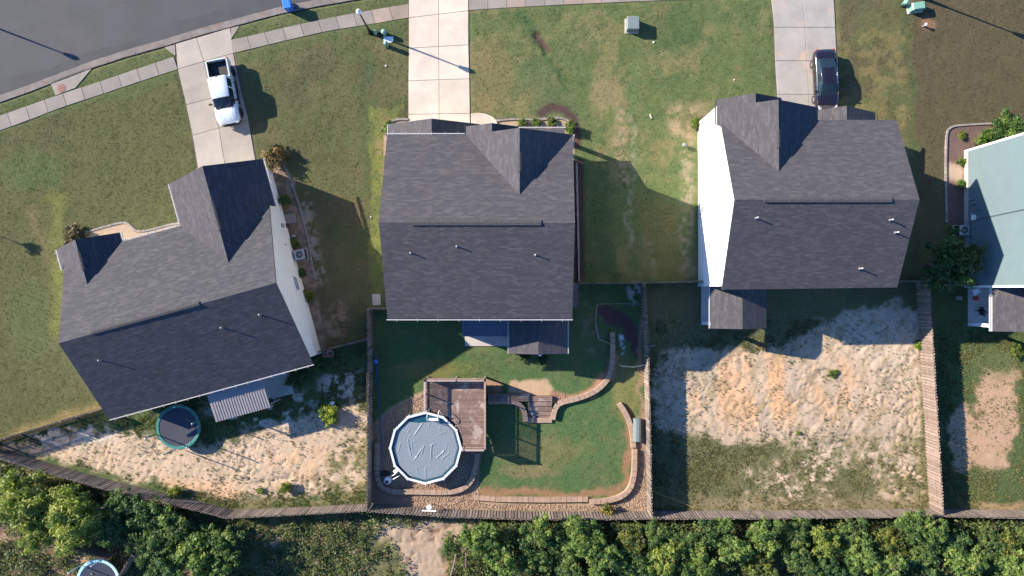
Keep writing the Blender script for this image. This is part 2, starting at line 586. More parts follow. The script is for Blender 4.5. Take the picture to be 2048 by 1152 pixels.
def blob(x, y, cx, cy, rx, ry, soft=0.35):
    return 1 - sstep(1 - soft, 1 + soft, np.hypot((x - cx) / rx, (y - cy) / ry))

OLIVE = (0.098, 0.104, 0.046)
OLIVE_D = (0.074, 0.076, 0.037)
GREEN = (0.070, 0.100, 0.040)
LUSH = (0.046, 0.084, 0.034)
YGREEN = (0.125, 0.140, 0.042)
DRY = (0.215, 0.165, 0.080)
BROWNGR = (0.112, 0.088, 0.048)
DIRT = (0.385, 0.30, 0.215)
SAND = (0.43, 0.365, 0.285)
CLAY = (0.50, 0.31, 0.185)
MULCH = (0.050, 0.036, 0.034)
BROWN = (0.15, 0.095, 0.062)
GRAVEL = (0.285, 0.205, 0.145)
LITTER = (0.155, 0.105, 0.070)

KERB = [(-170, 262), (-80, 236), (0, 205), (60, 184), (104, 167), (186, 136), (260, 112), (333, 92), (400, 71), (467, 53), (560, 28), (594, 21), (652, 10), (711, 0), (800, -14), (1000, -34), (1400, -48), (2220, -60)]
WALK_HI = [(-170, 280), (-80, 257), (0, 232), (60, 210), (111, 192), (200, 163), (280, 136), (349, 113), (405, 97), (461, 80), (500, 72), (575, 54), (653, 37), (733, 22), (817, 8), (937, -8), (1000, -12), (1128, -20), (1333, -28), (1545, -32), (2220, -40)]
WALK_LO = [(-170, 312), (-80, 288), (0, 262), (60, 240), (119, 217), (210, 187), (285, 162), (356, 139), (412, 122), (466, 107), (500, 99), (578, 80), (658, 62), (736, 50), (818, 36), (937, 21), (1000, 17), (1128, 10), (1333, 1), (1548, -4), (2220, -12)]

def ground_fields(x, y):
    wx = x + (fbm(x, y, 26, 3, 4) - 0.5) * 26
    wy = y + (fbm(x, y, 26, 9, 4) - 0.5) * 26
    n1 = fbm(x, y, 60, 21, 5, 0.6)
    n2 = fbm(x, y, 18, 33, 4, 0.65)
    n3 = fbm(x, y, 8, 41, 3, 0.6)
    n4 = fbm(x, y, 140, 55, 4, 0.55)
    col = np.empty(x.shape + (3,)); col[...] = OLIVE
    gd = np.full(x.shape, 1.0)          # how much grass stands here
    rough = np.zeros(x.shape)           # erosion relief
    def put(m, c, g=None):
        m = np.clip(m, 0, 1)
        col[...] = col * (1 - m[..., None]) + np.array(c) * m[..., None]
        if g is not None:
            gd[...] = gd * (1 - m) + g * m
    def patch(m, thr, soft=0.05, n=None):
        """ragged version of a soft mask"""
        q = (n1 * 0.45 + n2 * 0.35 + n3 * 0.2) if n is None else n
        return sstep(thr - soft, thr + soft, q * 0.9 + m * 0.55 - 0.0) * (m > 0.02)
    base = poly_mask
    # general lawn mottling
    put(sstep(0.38, 0.7, n4) * 0.8, OLIVE_D)
    put(sstep(0.5, 0.64, n2) * 0.45, GREEN)
    put(sstep(0.52, 0.68, fbm(x, y, 45, 77, 4)) * 0.4, (0.135, 0.118, 0.062))
    put(poly_mask(wx, wy, [(-170, 200), (340, 130), (400, 330), (350, 460), (120, 480), (110, 700), (220, 820), (-170, 900)], 14) * 0.75, (0.076, 0.081, 0.036))  # left lawn painted darker: lens fall-off towards the frame edge put into colour
    # left lawn: lush spots, greener strip beside the house
    put(blob(wx, wy, 70, 340, 60, 40) * 0.7, GREEN)
    put(blob(wx, wy, 60, 640, 45, 70) * 0.35, GREEN)
    put(line_mask(wx, wy, [(112, 400), (122, 560), (118, 660)], 14, 14) * 0.8, YGREEN)
    put(line_mask(wx, wy, [(60, 420), (80, 470), (100, 520)], 12, 12) * 0.3, DRY)
    put(line_mask(wx, wy, [(30, 868), (110, 842), (190, 812)], 10, 12) * 0.7, DRY)
    # lawn between the first two drives
    put(poly_mask(wx, wy, [(500, 90), (815, 40), (815, 240), (735, 620), (560, 620)], 20) * 0.25, OLIVE_D)
    put(line_mask(wx, wy, [(665, 60), (680, 90), (700, 120)], 12, 14) * 0.5, GREEN)
    put(line_mask(wx, wy, [(735, 110), (733, 250), (730, 600)], 10, 12) * 0.45, LUSH)
    put(poly_mask(wx, wy, [(737, 215), (800, 215), (790, 610), (745, 612), (742, 430)], 5), YGREEN)
    put(poly_mask(wx, wy, [(737, 215), (800, 215), (790, 610), (745, 612), (742, 430)], 5) * sstep(0.48, 0.58, n2) * 0.8, GREEN)
    put(poly_mask(wx, wy, [(752, 220), (800, 240), (790, 400), (760, 380)], 10) * sstep(0.42, 0.6, n2) * 0.8, DRY)
    put(blob(wx, wy, 780, 70, 30, 24) * 0.4, LUSH)
    side_lawn = poly_mask(wx, wy, [(590, 380), (735, 400), (737, 680), (650, 705)], 14)
    put(side_lawn * sstep(0.46, 0.6, n1) * 0.6, BROWNGR)  # patches of browner grass beside the first house
    put(line_mask(wx, wy, [(612, 400), (625, 470), (640, 560)], 10, 10) * sstep(0.5, 0.56, n3) * 0.8, (0.28, 0.25, 0.2), 0.2)
    put(blob(wx, wy, 672, 640, 26, 36) * sstep(0.46, 0.55, n2), (0.20, 0.15, 0.1), 0.2)
    # verge strips
    put(poly_mask(wx, wy, [(-100, 225), (105, 160), (560, 22), (720, 0), (820, -10), (820, 40), (0, 262), (-100, 290)], 6) * 0.5, GREEN)
    # lot between second and third house
    lot = poly_mask(wx, wy, [(938, 14), (1548, -6), (1555, 200), (1400, 230), (1394, 565), (1150, 568), (1140, 240), (938, 235)], 4)
    put(lot * 0.75, (0.088, 0.124, 0.046))
    put(lot * sstep(0.42, 0.62, n1) * 0.65, (0.165, 0.145, 0.070))
    put(lot * sstep(0.48, 0.6, n2) * 0.65, GREEN)
    put(blob(wx, wy, 985, 150, 45, 80) * 0.5, (0.165, 0.13, 0.066))
    put(blob(wx, wy, 1340, 60, 60, 40) * 0.5, LUSH)
    put(line_mask(wx, wy, [(1040, 25), (1062, 60), (1095, 110), (1118, 145), (1130, 180)], 9, 8) * 0.8, LUSH)
    put(line_mask(wx, wy, [(1072, 72), (1084, 85), (1094, 106)], 6, 3), (0.075, 0.05, 0.038), 0.1)
    put(blob(wx, wy, 1075, 150, 34, 38) * 0.75, (0.075, 0.105, 0.05))
    put(blob(wx, wy, 1110, 205, 50, 30) * 0.6, (0.07, 0.10, 0.05))
    put(blob(wx, wy, 1215, 190, 34, 36) * 0.6, (0.22, 0.175, 0.095))
    put(line_mask(wx, wy, [(1268, 130), (1262, 190), (1268, 260), (1272, 330), (1256, 400), (1262, 470)], 7, 6) * 0.9, (0.085, 0.125, 0.05))
    put(line_mask(wx, wy, [(1248, 230), (1240, 300), (1246, 360)], 12, 10) * sstep(0.36, 0.6, n3) * 0.8, (0.24, 0.19, 0.12), 0.4)
    put(line_mask(wx, wy, [(1268, 240), (1270, 290), (1264, 400), (1258, 450), (1266, 488)], 5, 5) * sstep(0.30, 0.75, n3) * 0.6, (0.27, 0.23, 0.17), 0.5)
    put(blob(wx, wy, 1375, 245, 42, 40) * sstep(0.36, 0.62, n2) * 0.85, (0.28, 0.215, 0.13), 0.4)
    put(line_mask(wx, wy, [(1372, 290), (1374, 360), (1376, 430), (1370, 500), (1380, 545)], 14, 12) * sstep(0.30, 0.75, n3) * 0.7, (0.27, 0.22, 0.155), 0.4)
    put(line_mask(wx, wy, [(1290, 470), (1304, 530), (1312, 552)], 5, 5) * sstep(0.3, 0.75, n3) * 0.6, (0.27, 0.23, 0.17), 0.5)
    put(poly_mask(wx, wy, [(1152, 330), (1215, 345), (1230, 560), (1152, 562)], 12) * 0.6, LUSH)
    put(poly_mask(wx, wy, [(1280, 400), (1360, 420), (1360, 560), (1290, 560)], 16) * 0.5, (0.13, 0.105, 0.04))
    put(poly_mask(x, y, [(1146, 318), (1168, 318), (1170, 565), (1150, 565)], 4), MULCH, 0.0)
    put(line_mask(x, y, [(1082, 226), (1102, 214), (1128, 220), (1146, 236), (1152, 258), (1154, 290)], 9, 6), (0.062, 0.042, 0.038), 0.0)
    # front garden beds of the second house
    put(poly_mask(x, y, [(1000, 241), (1060, 238), (1118, 236), (1140, 248), (1148, 275), (1148, 320), (1000, 320)], 2), (0.34, 0.26, 0.18), 0.0)
    put(poly_mask(x, y, [(768, 252), (790, 237), (817, 238), (817, 310), (768, 310)], 2), (0.34, 0.25, 0.19), 0.0)
    # beds of the first house
    put(poly_mask(wx, wy, [(540, 318), (572, 322), (600, 400), (616, 470), (630, 560), (646, 640), (650, 700), (636, 700), (600, 560), (560, 400)], 4), (0.15, 0.115, 0.08), 0.0)
    put(poly_mask(wx, wy, [(540, 318), (572, 322), (600, 400), (616, 470), (630, 560), (646, 640), (650, 700), (636, 700), (600, 560), (560, 400)], 4) * sstep(0.48, 0.58, n3) * 0.7, (0.26, 0.2, 0.15), 0.0)
    put(poly_mask(x, y, [(168, 468), (215, 453), (250, 444), (263, 452), (272, 464), (295, 463), (335, 452), (364, 446), (380, 500), (180, 520)], 2), (0.33, 0.25, 0.18), 0.0)
    # right lawn
    put(poly_mask(wx, wy, [(1672, -60), (2300, -60), (2300, 600), (1700, 600)], 8) * 0.65, (0.082, 0.072, 0.040))
    put(poly_mask(wx, wy, [(1675, -60), (1810, -60), (1830, 300), (1880, 560), (1740, 560), (1680, 220)], 14) * sstep(0.42, 0.58, n1) * 0.6, (0.085, 0.105, 0.04))
    put(poly_mask(wx, wy, [(1675, 60), (1815, 60), (1835, 300), (1740, 300), (1680, 220)], 14) * sstep(0.45, 0.62, n2) * 0.5, (0.18, 0.15, 0.065))
    put(poly_mask(wx, wy, [(1822, -60), (2300, -60), (2300, 250), (1890, 260), (1880, 420), (1845, 420), (1826, 200)], 7) * 0.85, (0.074, 0.063, 0.037))
    put(line_mask(wx, wy, [(1800, 0), (1812, 60), (1820, 130), (1824, 250), (1832, 330)], 6, 6) * 0.8, (0.06, 0.08, 0.034))
    put(blob(wx, wy, 1852, 46, 14, 14) * 0.7, (0.2, 0.11, 0.07), 0.2)
    put(poly_mask(x, y, [(1892, 262), (1908, 250), (2300, 236), (2300, 330), (1930, 330), (1930, 450), (1893, 446)], 2), (0.12, 0.082, 0.070), 0.0)
    put(blob(wx, wy, 1908, 345, 14, 16) * 0.8, (0.4, 0.3, 0.22), 0.0)
    # back lots: green lawn behind the second house
    y2 = poly_mask(x, y, [(745, 618), (778, 560), (1150, 566), (1282, 566), (1294, 1022), (745, 1010)], 3)
    put(y2, (0.062, 0.110, 0.041), 1.0)
    put(y2 * sstep(0.45, 0.6, n1) * 0.7, (0.078, 0.106, 0.046))
    put(y2 * sstep(0.52, 0.62, n2) * 0.3, (0.13, 0.125, 0.055))
    put(y2 * blob(wx, wy, 1250, 780, 30, 60) * 0.7, (0.16, 0.15, 0.06))
    put(y2 * blob(wx, wy, 1080, 905, 90, 30) * 0.6, (0.15, 0.135, 0.06))
    put(y2 * blob(wx, wy, 1060, 945, 60, 14) * 0.5, (0.19, 0.14, 0.075))
    put(y2 * blob(wx, wy, 860, 740, 80, 18) * 0.6, (0.15, 0.14, 0.05))
    put(line_mask(x, y, [(1150, 568), (1170, 640), (1180, 690)], 14, 14) * sstep(0.45, 0.6, n2) * 0.6, (0.16, 0.14, 0.1), 0.3)
    put(blob(wx, wy, 1268, 590, 14, 20) * sstep(0.4, 0.5, n3), (0.34, 0.32, 0.3), 0.2)
    put(line_mask(wx, wy, [(1212, 628), (1240, 636), (1262, 660), (1274, 700)], 12, 4), (0.075, 0.045, 0.045), 0.0)
    put(line_mask(x, y, [(1242, 672), (1246, 690), (1243, 705)], 4, 3) * sstep(0.38, 0.5, n3), (0.5, 0.52, 0.55), 0.0)
    # brown trench inside the lawn's walls, gravel outside
    put(line_mask(wx, wy, [(950, 984), (1080, 988), (1180, 990), (1228, 984), (1252, 960), (1262, 900), (1260, 840), (1248, 812)], 8, 5), (0.20, 0.125, 0.07), 0.1)
    grav = poly_mask(x, y, [(745, 850), (780, 815), (850, 780), (960, 790), (962, 905), (956, 960), (960, 1002), (1180, 1006), (1240, 996), (1272, 960), (1272, 835), (1290, 830), (1296, 1024), (743, 1016)], 4)
    put(grav, GRAVEL, 0.0)
    put(grav * sstep(0.42, 0.6, n2) * 0.6, (0.30, 0.20, 0.13))
    put(line_mask(wx, wy, [(1280, 640), (1284, 720), (1282, 790), (1288, 860)], 5, 4) * 0.8, (0.25, 0.17, 0.11), 0.1)
    put(poly_mask(wx, wy, [(1016, 768), (1030, 757), (1098, 758), (1106, 776), (1096, 790), (1018, 788)], 4), (0.36, 0.255, 0.165), 0.0)
    put(poly_mask(wx, wy, [(972, 762), (1002, 768), (1004, 786), (972, 786)], 4), (0.30, 0.18, 0.11), 0.0)
    put(line_mask(wx, wy, [(1224, 722), (1216, 752), (1178, 786), (1130, 800), (1104, 796)], 11, 4), (0.26, 0.155, 0.10), 0.0)
    # first lot: bare ground behind the house
    d1 = poly_mask(x, y, [(-170, 960), (0, 888), (215, 822), (560, 720), (650, 703), (742, 680), (742, 1008), (469, 1020), (410, 1006), (227, 963), (98, 927), (-170, 840)], 3)
    put(d1, (0.068, 0.095, 0.038), 0.9)
    m1 = poly_mask(wx, wy, [(-170, 880), (60, 880), (150, 848), (300, 872), (420, 890), (560, 838), (640, 812), (720, 800), (742, 830), (742, 985), (600, 1000), (460, 1000), (300, 968), (100, 922)], 40)
    bare1 = d1 * sstep(0.34, 0.68, m1 * 0.85 + (n2 - 0.5) * 0.5 + (n3 - 0.5) * 0.28)
    put(bare1, DIRT, 0.08)
    rough = np.maximum(rough, bare1)
    put(d1 * blob(wx, wy, 520, 815, 110, 40) * sstep(0.46, 0.56, n2), (0.42, 0.37, 0.31), 0.1)
    put(d1 * blob(wx, wy, 690, 770, 50, 30) * sstep(0.47, 0.55, n2), (0.40, 0.34, 0.28), 0.1)
    put(d1 * blob(wx, wy, 120, 868, 110, 26) * sstep(0.44, 0.55, n2) * 0.8, (0.46, 0.42, 0.37), 0.1)
    put(bare1 * line_mask(wx, wy, [(330, 975), (400, 980), (470, 985)], 16, 14) * 0.75, CLAY)
    put(bare1 * poly_mask(wx, wy, [(540, 890), (650, 880), (660, 960), (540, 975)], 20) * sstep(0.4, 0.58, n2) * 0.8, (0.44, 0.30, 0.19))
    put(d1 * poly_mask(wx, wy, [(400, 985), (560, 985), (742, 900), (742, 1008), (470, 1020)], 20) * sstep(0.45, 0.58, n2) * 0.85, (0.16, 0.14, 0.075), 0.7)
    put(d1 * poly_mask(wx, wy, [(650, 905), (742, 840), (742, 1008), (640, 1000)], 20) * sstep(0.44, 0.56, n2 * 0.6 + n3 * 0.4) * 0.9, (0.14, 0.135, 0.06), 0.7)
    # third lot
    d3 = poly_mask(x, y, [(1288, 566), (1862, 563), (1866, 700), (1886, 1020), (1294, 1022)], 3)
    put(d3, (0.092, 0.098, 0.050), 0.9)
    m3 = poly_mask(wx, wy, [(1300, 760), (1330, 700), (1560, 690), (1640, 640), (1800, 600), (1845, 640), (1848, 900), (1850, 1010), (1780, 1010), (1700, 930), (1560, 890), (1480, 900), (1420, 880), (1320, 860)], 30)
    q3 = m3 * 0.8 + (n2 - 0.5) * 0.62 + (n3 - 0.5) * 0.4
    bare3 = d3 * sstep(0.28, 0.66, q3)
    put(bare3, DIRT, 0.05)
    put(bare3 * sstep(0.45, 0.6, fbm(x, y, 22, 251, 4, 0.6)) * 0.35, (0.25, 0.215, 0.16))
    rough = np.maximum(rough, bare3)
    put(bare3 * poly_mask(wx, wy, [(1380, 740), (1560, 700), (1700, 700), (1720, 820), (1500, 860), (1385, 800)], 40) * sstep(0.42, 0.62, fbm(x * 2.2, y * 0.8, 60, 91, 4)), (0.46, 0.29, 0.17))
    put(bare3 * poly_mask(wx, wy, [(1640, 620), (1845, 600), (1845, 760), (1660, 720)], 40) * 0.5, SAND)
    put(d3 * poly_mask(wx, wy, [(1480, 930), (1660, 900), (1680, 1015), (1490, 1015)], 24) * sstep(0.42, 0.54, n2), (0.47, 0.37, 0.27), 0.1)
    put(d3 * poly_mask(wx, wy, [(1760, 940), (1856, 930), (1856, 1000), (1790, 980)], 16) * sstep(0.44, 0.56, n2), (0.45, 0.33, 0.23), 0.1)
    low3 = d3 * poly_mask(wx, wy, [(1380, 890), (1860, 870), (1886, 1020), (1294, 1022), (1294, 990)], 24)
    put(low3 * sstep(0.38, 0.52, fbm(x, y, 14, 101, 4, 0.7)) * 0.8, (0.12, 0.118, 0.055), 0.9)
    put(d3 * poly_mask(wx, wy, [(1380, 995), (1886, 990), (1886, 1022), (1380, 1022)], 10) * 0.6, (0.21, 0.165, 0.105), 0.4)
    streak = fbm(x + y * 0.35, y * 0.35, 9, 121, 4, 0.6)
    put(bare3 * sstep(0.56, 0.64, streak) * 0.55, (0.24, 0.185, 0.10), 0.35)
    put(bare1 * sstep(0.60, 0.68, streak) * 0.45, (0.26, 0.2, 0.12), 0.3)
    # fourth lot
    d4 = poly_mask(x, y, [(1868, 572), (2300, 572), (2300, 1022), (1893, 1022)], 3)
    put(d4, (0.060, 0.088, 0.034), 1.0)
    bare4 = d4 * np.maximum(poly_mask(wx, wy, [(1950, 770), (1990, 730), (2040, 740), (2040, 860), (2020, 940), (1940, 940)], 26), blob(wx, wy, 1925, 880, 30, 70)) 
    bare4 = sstep(0.30, 0.66, bare4 * 0.8 + (n2 - 0.5) * 0.7 + (n3 - 0.5) * 0.3)
    put(bare4 * d4, (0.33, 0.225, 0.145), 0.1)
    put(d4 * poly_mask(wx, wy, [(1940, 700), (2060, 700), (2060, 760), (1950, 760)], 12) * 0.4, (0.11, 0.12, 0.05))
    put(d4 * blob(wx, wy, 2000, 1012, 60, 10) * 0.8, (0.28, 0.19, 0.11), 0.3)
    # south of the fences: leaf litter, weeds, a tan clearing
    south = poly_mask(x, y, [(-170, 850), (34, 909), (98, 930), (227, 966), (410, 1009), (469, 1023), (737, 1012), (900, 1021), (1300, 1026), (1893, 1022), (2300, 1022), (2300, 1400), (-170, 1400)], 3)
    put(south, LITTER, 0.5)
    put(south * sstep(0.46, 0.56, n2) * 0.7, (0.085, 0.095, 0.045))
    put(south * sstep(0.56, 0.66, n1) * 0.6, (0.24, 0.15, 0.10))
    put(south * poly_mask(wx, wy, [(440, 1030), (760, 1020), (810, 1070), (800, 1180), (470, 1180)], 16) * 0.7, (0.085, 0.10, 0.042), 1.0)
    put(south * poly_mask(wx, wy, [(770, 1046), (960, 1040), (930, 1075), (880, 1100), (900, 1200), (820, 1200), (800, 1110), (740, 1060)], 10) * sstep(0.3, 0.4, n2), (0.30, 0.23, 0.165), 0.05)
    put(south * blob(wx, wy, 545, 1075, 26, 20) * sstep(0.45, 0.55, n3), (0.30, 0.2, 0.13), 0.2)
    put(south * blob(wx, wy, 20, 1075, 40, 12) * 0.7, (0.26, 0.18, 0.13), 0.3)
    put(south * blob(wx, wy, 200, 1118, 70, 20) * 0.8, (0.22, 0.17, 0.11), 0.4)
    # relief
    z = (fbm(x, y, 50, 5, 3) - 0.5) * 0.07 + (n3 - 0.5) * 0.03
    ang = (fbm(x, y, 170, 211, 2) - 0.5) * 2.2
    rut = np.abs(fbm(x + y * ang * 0.5 + (n2 - 0.5) * 30, y * 0.42, 30, 131, 5, 0.66) - 0.5) * 2
    rmod = sstep(0.42, 0.62, fbm(x, y, 70, 231, 3))
    z = z - rough * (np.exp(-rut * 20) * 0.095 * (0.25 + rmod)) + rough * (n3 - 0.5) * 0.04 + rough * (n2 - 0.5) * 0.06 + rough * (fbm(x, y, 4, 241, 2) - 0.5) * 0.03
    z = z + south * (n2 - 0.5) * 0.25
    z = z - line_mask(x, y, [(1072, 72), (1084, 85), (1094, 106)], 6, 5) * 0.12
    # level beds under paving and buildings
    flat = np.zeros(x.shape)
    for poly in ([(345, 95), (462, 55), (515, 330), (396, 345)], [(815, -60), (940, -60), (942, 260), (995, 250), (815, 330)], [(1540, -60), (1672, -60), (1680, 300), (1550, 300)],
                 WALK_HI + WALK_LO[::-1], [(925, 630), (1135, 630), (1135, 700), (925, 700)], [(1395, 570), (1510, 570), (1510, 655), (1395, 655)]):
        flat = np.maximum(flat, poly_mask(x, y, poly, 7))
    z = z * (1 - flat) - flat * 0.03
    under = 1 - poly_mask(x, y, KERB + [(2220, 400), (2220, 1400), (-170, 1400)], 4)
    z = z * (1 - under) - under * 0.45
    return col, z, gd * (1 - flat) * (1 - under)

STEP = 3.0
gx = np.arange(-170, 2220, STEP); gy = np.arange(-150, 1300, STEP)
GX, GY = np.meshgrid(gx, gy)
GC, GZ, GD = ground_fields(GX, GY)

def fast_mesh(name, verts, faces, mat, cols=None, smooth=False):
    """verts (n,3), faces (m,k) arrays -> mesh data; cols per vertex"""
    me = bpy.data.meshes.new(name)
    n, m, k = len(verts), len(faces), faces.shape[1]
    me.vertices.add(n)
    me.vertices.foreach_set("co", np.ascontiguousarray(verts, dtype=np.float32).ravel())
    me.loops.add(m * k)
    me.loops.foreach_set("vertex_index", np.ascontiguousarray(faces, dtype=np.int32).ravel())
    me.polygons.add(m)
    me.polygons.foreach_set("loop_start", np.arange(0, m * k, k, dtype=np.int32))
    if smooth:
        me.polygons.foreach_set("use_smooth", np.ones(m, dtype=bool))
    me.update(calc_edges=True)
    if cols is not None:
        at = me.attributes.new("Col", 'FLOAT_COLOR', 'POINT')
        c4 = np.ones((n, 4), dtype=np.float32)
        c4[:, :3] = cols
        at.data.foreach_set("color", c4.ravel())
    me.materials.append(mat)
    me.validate()
    return me

def link(name, me, parent=None, loc=None):
    o = bpy.data.objects.new(name, me)
    if parent: o.parent = parent
    if loc is not None: o.location = loc
    COL.objects.link(o)
    return o

nr, nc = GX.shape
V = np.stack([(GX - 1024) / S, (576 - GY) / S, GZ], -1).reshape(-1, 3)
idx = np.arange(nr * nc).reshape(nr, nc)
F = np.stack([idx[1:, :-1], idx[1:, 1:], idx[:-1, 1:], idx[:-1, :-1]], -1).reshape(-1, 4)
tag(link("ground", fast_mesh("ground", V, F, MAT['ground'], GC.reshape(-1, 3), True)), kind='structure')
# the land beyond the picture
fv = []; ff = []
R = 420.0
x0, x1 = (gx[0] - 1024) / S, (gx[-1] - 1024) / S
yt, yb = (576 - gy[0]) / S, (576 - gy[-1]) / S
ring = np.array([(x0, yb), (x1, yb), (x1, yt), (x0, yt)])
outer = np.array([(-R, -R), (R, -R), (R, R), (-R, R)])
fv = np.concatenate([np.c_[ring, np.full(4, -0.2)], np.c_[outer, np.full(4, -0.2)]])
ffc = np.array([[0, 1, 5, 4], [1, 2, 6, 5], [2, 3, 7, 6], [3, 0, 4, 7]])[:, ::-1]
tag(link("far_ground", fast_mesh("far_ground", fv, ffc, MAT['ground'], np.tile(np.array(OLIVE_D), (8, 1)))), kind='structure')

def ground_at(px, py):
    """(colour, height, grass) of the ground under plan pixels"""
    j = np.clip(((np.asarray(px) - gx[0]) / STEP).astype(int), 0, nc - 1)
    i = np.clip(((np.asarray(py) - gy[0]) / STEP).astype(int), 0, nr - 1)
    return GC[i, j], GZ[i, j], GD[i, j]

def blades(name, px, py, per, h, w, tint, lean=0.6, cols=None, seed=1, hvar=0.5):
    """per triangular blades round every plan position"""
    r = np.random.default_rng(seed)
    n = len(px)
    c0, z0, _ = ground_at(px, py)
    if cols is not None:
        c0 = cols
    X = np.repeat((px - 1024) / S, per) + r.normal(0, 0.03, n * per)
    Y = np.repeat((576 - py) / S, per) + r.normal(0, 0.03, n * per)
    Z = np.repeat(z0, per) - 0.01
    hh = np.repeat(h * (1 - hvar / 2 + hvar * r.random(n)), per) * (0.7 + 0.6 * r.random(n * per))
    ww = w * (0.7 + 0.6 * r.random(n * per))
    t = r.random(n * per) * 2 * np.pi
    t2 = r.random(n * per) * 2 * np.pi
    ln = hh * lean * r.random(n * per)
    v = np.empty((n * per, 3, 3))
    v[:, 0] = np.stack([X - np.cos(t) * ww / 2, Y - np.sin(t) * ww / 2, Z], -1)
    v[:, 1] = np.stack([X + np.cos(t) * ww / 2, Y + np.sin(t) * ww / 2, Z], -1)
    v[:, 2] = np.stack([X + np.cos(t2) * ln, Y + np.sin(t2) * ln, Z + hh], -1)
    col = np.repeat(c0, per, 0) * np.array(tint) * (0.75 + 0.6 * r.random((n * per, 1)))
    col = np.repeat(col[:, None, :], 3, 1).reshape(-1, 3)
    f = np.arange(n * per * 3).reshape(-1, 3)
    return link(name, fast_mesh(name, v.reshape(-1, 3), f, MAT['grass'], col))

BUILDINGS = [[(802, 312), (1130, 312), (1130, 622), (802, 622)], [(1398, 288), (1703, 288), (1703, 568), (1398, 568)], [(1392, 250), (1560, 250), (1560, 300), (1392, 300)],
             [(1928, 303), (2200, 303), (2200, 660), (1928, 660)], [(942, 300), (1040, 300), (1040, 330), (942, 330)], [(795, 275), (960, 275), (960, 320), (795, 320)]]
def outside_buildings(px, py):
    keep = np.ones(len(px), bool)
    for b in BUILDINGS:
        xs = [p[0] for p in b]; ys = [p[1] for p in b]
        keep &= ~((px > min(xs)) & (px < max(xs)) & (py > min(ys)) & (py < max(ys)))
    return keep

px = RG.uniform(-60, 2110, 230000); py = RG.uniform(-40, 1022, 230000)
c_, z_, g_ = ground_at(px, py)
keep = (RG.random(len(px)) < g_ * 0.95) & outside_buildings(px, py)
px, py = px[keep], py[keep]
tag(blades("grass", px, py, 2, 0.045, 0.06, (1.25, 1.28, 1.1), 1.3, seed=3), "short mown grass of the lawns with taller tufts round the bare earth", "grass", kind='stuff')

# weeds scattered over the bare lots and the rough strip
wx_ = RG.uniform(0, 2060, 130000); wy_ = RG.uniform(640, 1020, 130000)
c_, z_, g_ = ground_at(wx_, wy_)
cl = fbm(wx_, wy_, 30, 201, 4, 0.6)
lot_m = ((wx_ < 738) & (wy_ > 700)) | (wx_ > 1300)
keep = lot_m & (RG.random(len(wx_)) < 0.16 + 0.75 * sstep(0.46, 0.6, cl)) & (g_ > 0.02) & ((RG.random(len(wx_)) < 0.22) | (g_ > 0.3))
keep &= poly_mask(wx_, wy_, [(-170, 960), (0, 890), (215, 826), (560, 724), (650, 706), (742, 680), (742, 1008), (469, 1020), (-170, 840)], 1) + (wx_ > 900) > 0.5
keep &= ~((wx_ > 1395) & (wx_ < 1520) & (wy_ < 660)) & outside_buildings(wx_, wy_)
wx_, wy_ = wx_[keep], wy_[keep]
wc = np.array([(0.120, 0.135, 0.062)]) * (0.7 + 0.6 * RG.random((len(wx_), 1))) + np.array([(0.06, 0.03, 0.0)]) * RG.random((len(wx_), 1))
tag(blades("weeds", wx_, wy_, 5, 0.10, 0.05, (1, 1, 1), 1.1, cols=wc, seed=5), "low scattered weeds on the bare earth of the back lots", "weeds", kind='stuff')

# pebbles of the gravel beds
gpx = RG.uniform(742, 1300, 60000); gpy = RG.uniform(770, 1020, 60000)
c_, z_, g_ = ground_at(gpx, gpy)
keep = (g_ < 0.05) & (np.abs(c_[:, 0] - 0.29) < 0.05)
gpx, gpy, z_ = gpx[keep][:14000], gpy[keep][:14000], z_[keep][:14000]
n = len(gpx)
oc = np.array([(1, 0, 0), (-1, 0, 0), (0, 1, 0), (0, -1, 0), (0, 0, 1), (0, 0, -1)], float)
of = np.array([(0, 2, 4), (2, 1, 4), (1, 3, 4), (3, 0, 4), (2, 0, 5), (1, 2, 5), (3, 1, 5), (0, 3, 5)])
sz = RG.uniform(0.025, 0.06, (n, 1, 1)) * RG.uniform(0.6, 1.3, (n, 1, 3))
v = oc[None] * sz + np.stack([(gpx - 1024) / S, (576 - gpy) / S, z_ + 0.02], -1)[:, None, :]
f = (of[None] + (np.arange(n) * 6)[:, None, None]).reshape(-1, 3)
tag(link("gravel", fast_mesh("gravel", v.reshape(-1, 3), f, MAT['stone'])), "loose tan pebbles round the pool and along the retaining wall", "gravel", kind='stuff')

# ---------------------------------------------------------------- road, kerb, pavement, driveways
def strip(mb, a, b, za, zb=None):
    zb = za if zb is None else zb
    for i in range(len(a) - 1):
        mb.face([(*a[i][:2], za), (*b[i][:2], zb), (*b[i + 1][:2], zb), (*a[i + 1][:2], za)])

kerb_in = resample([G(*p) for p in KERB], 1.2)
def offset(path, d):
    out = []
    for i, p in enumerate(path):
        t = (path[min(i + 1, len(path) - 1)] - path[max(i - 1, 0)]).normalized()
        out.append(p + Vector((-t.y, t.x, 0)) * d)
    return out
kerb_face = offset(kerb_in, 0.16)
pan_edge = offset(kerb_in, 0.62)
mb = MB()
far = offset(kerb_in, 12.0)
strip(mb, pan_edge, far, -0.125)
road_edge = None
road = tag(mb.build("road", MAT['asphalt']), kind='structure')
mb = MB()
seam = resample([G(*p, -0.119) for p in [(-170, 128), (-60, 108), (0, 84), (60, 66), (120, 47), (180, 27), (250, 2), (330, -30), (420, -60)]], 0.25)
seam = [p + Vector((rnd.gauss(0, 0.02), rnd.gauss(0, 0.025), 0)) for p in seam]
sa = offset(seam, 0.022) if False else [p + Vector((0, 0.02 + 0.012 * rnd.random(), 0)) for p in seam]
sb = [p - Vector((0, 0.02 + 0.012 * rnd.random(), 0)) for p in seam]
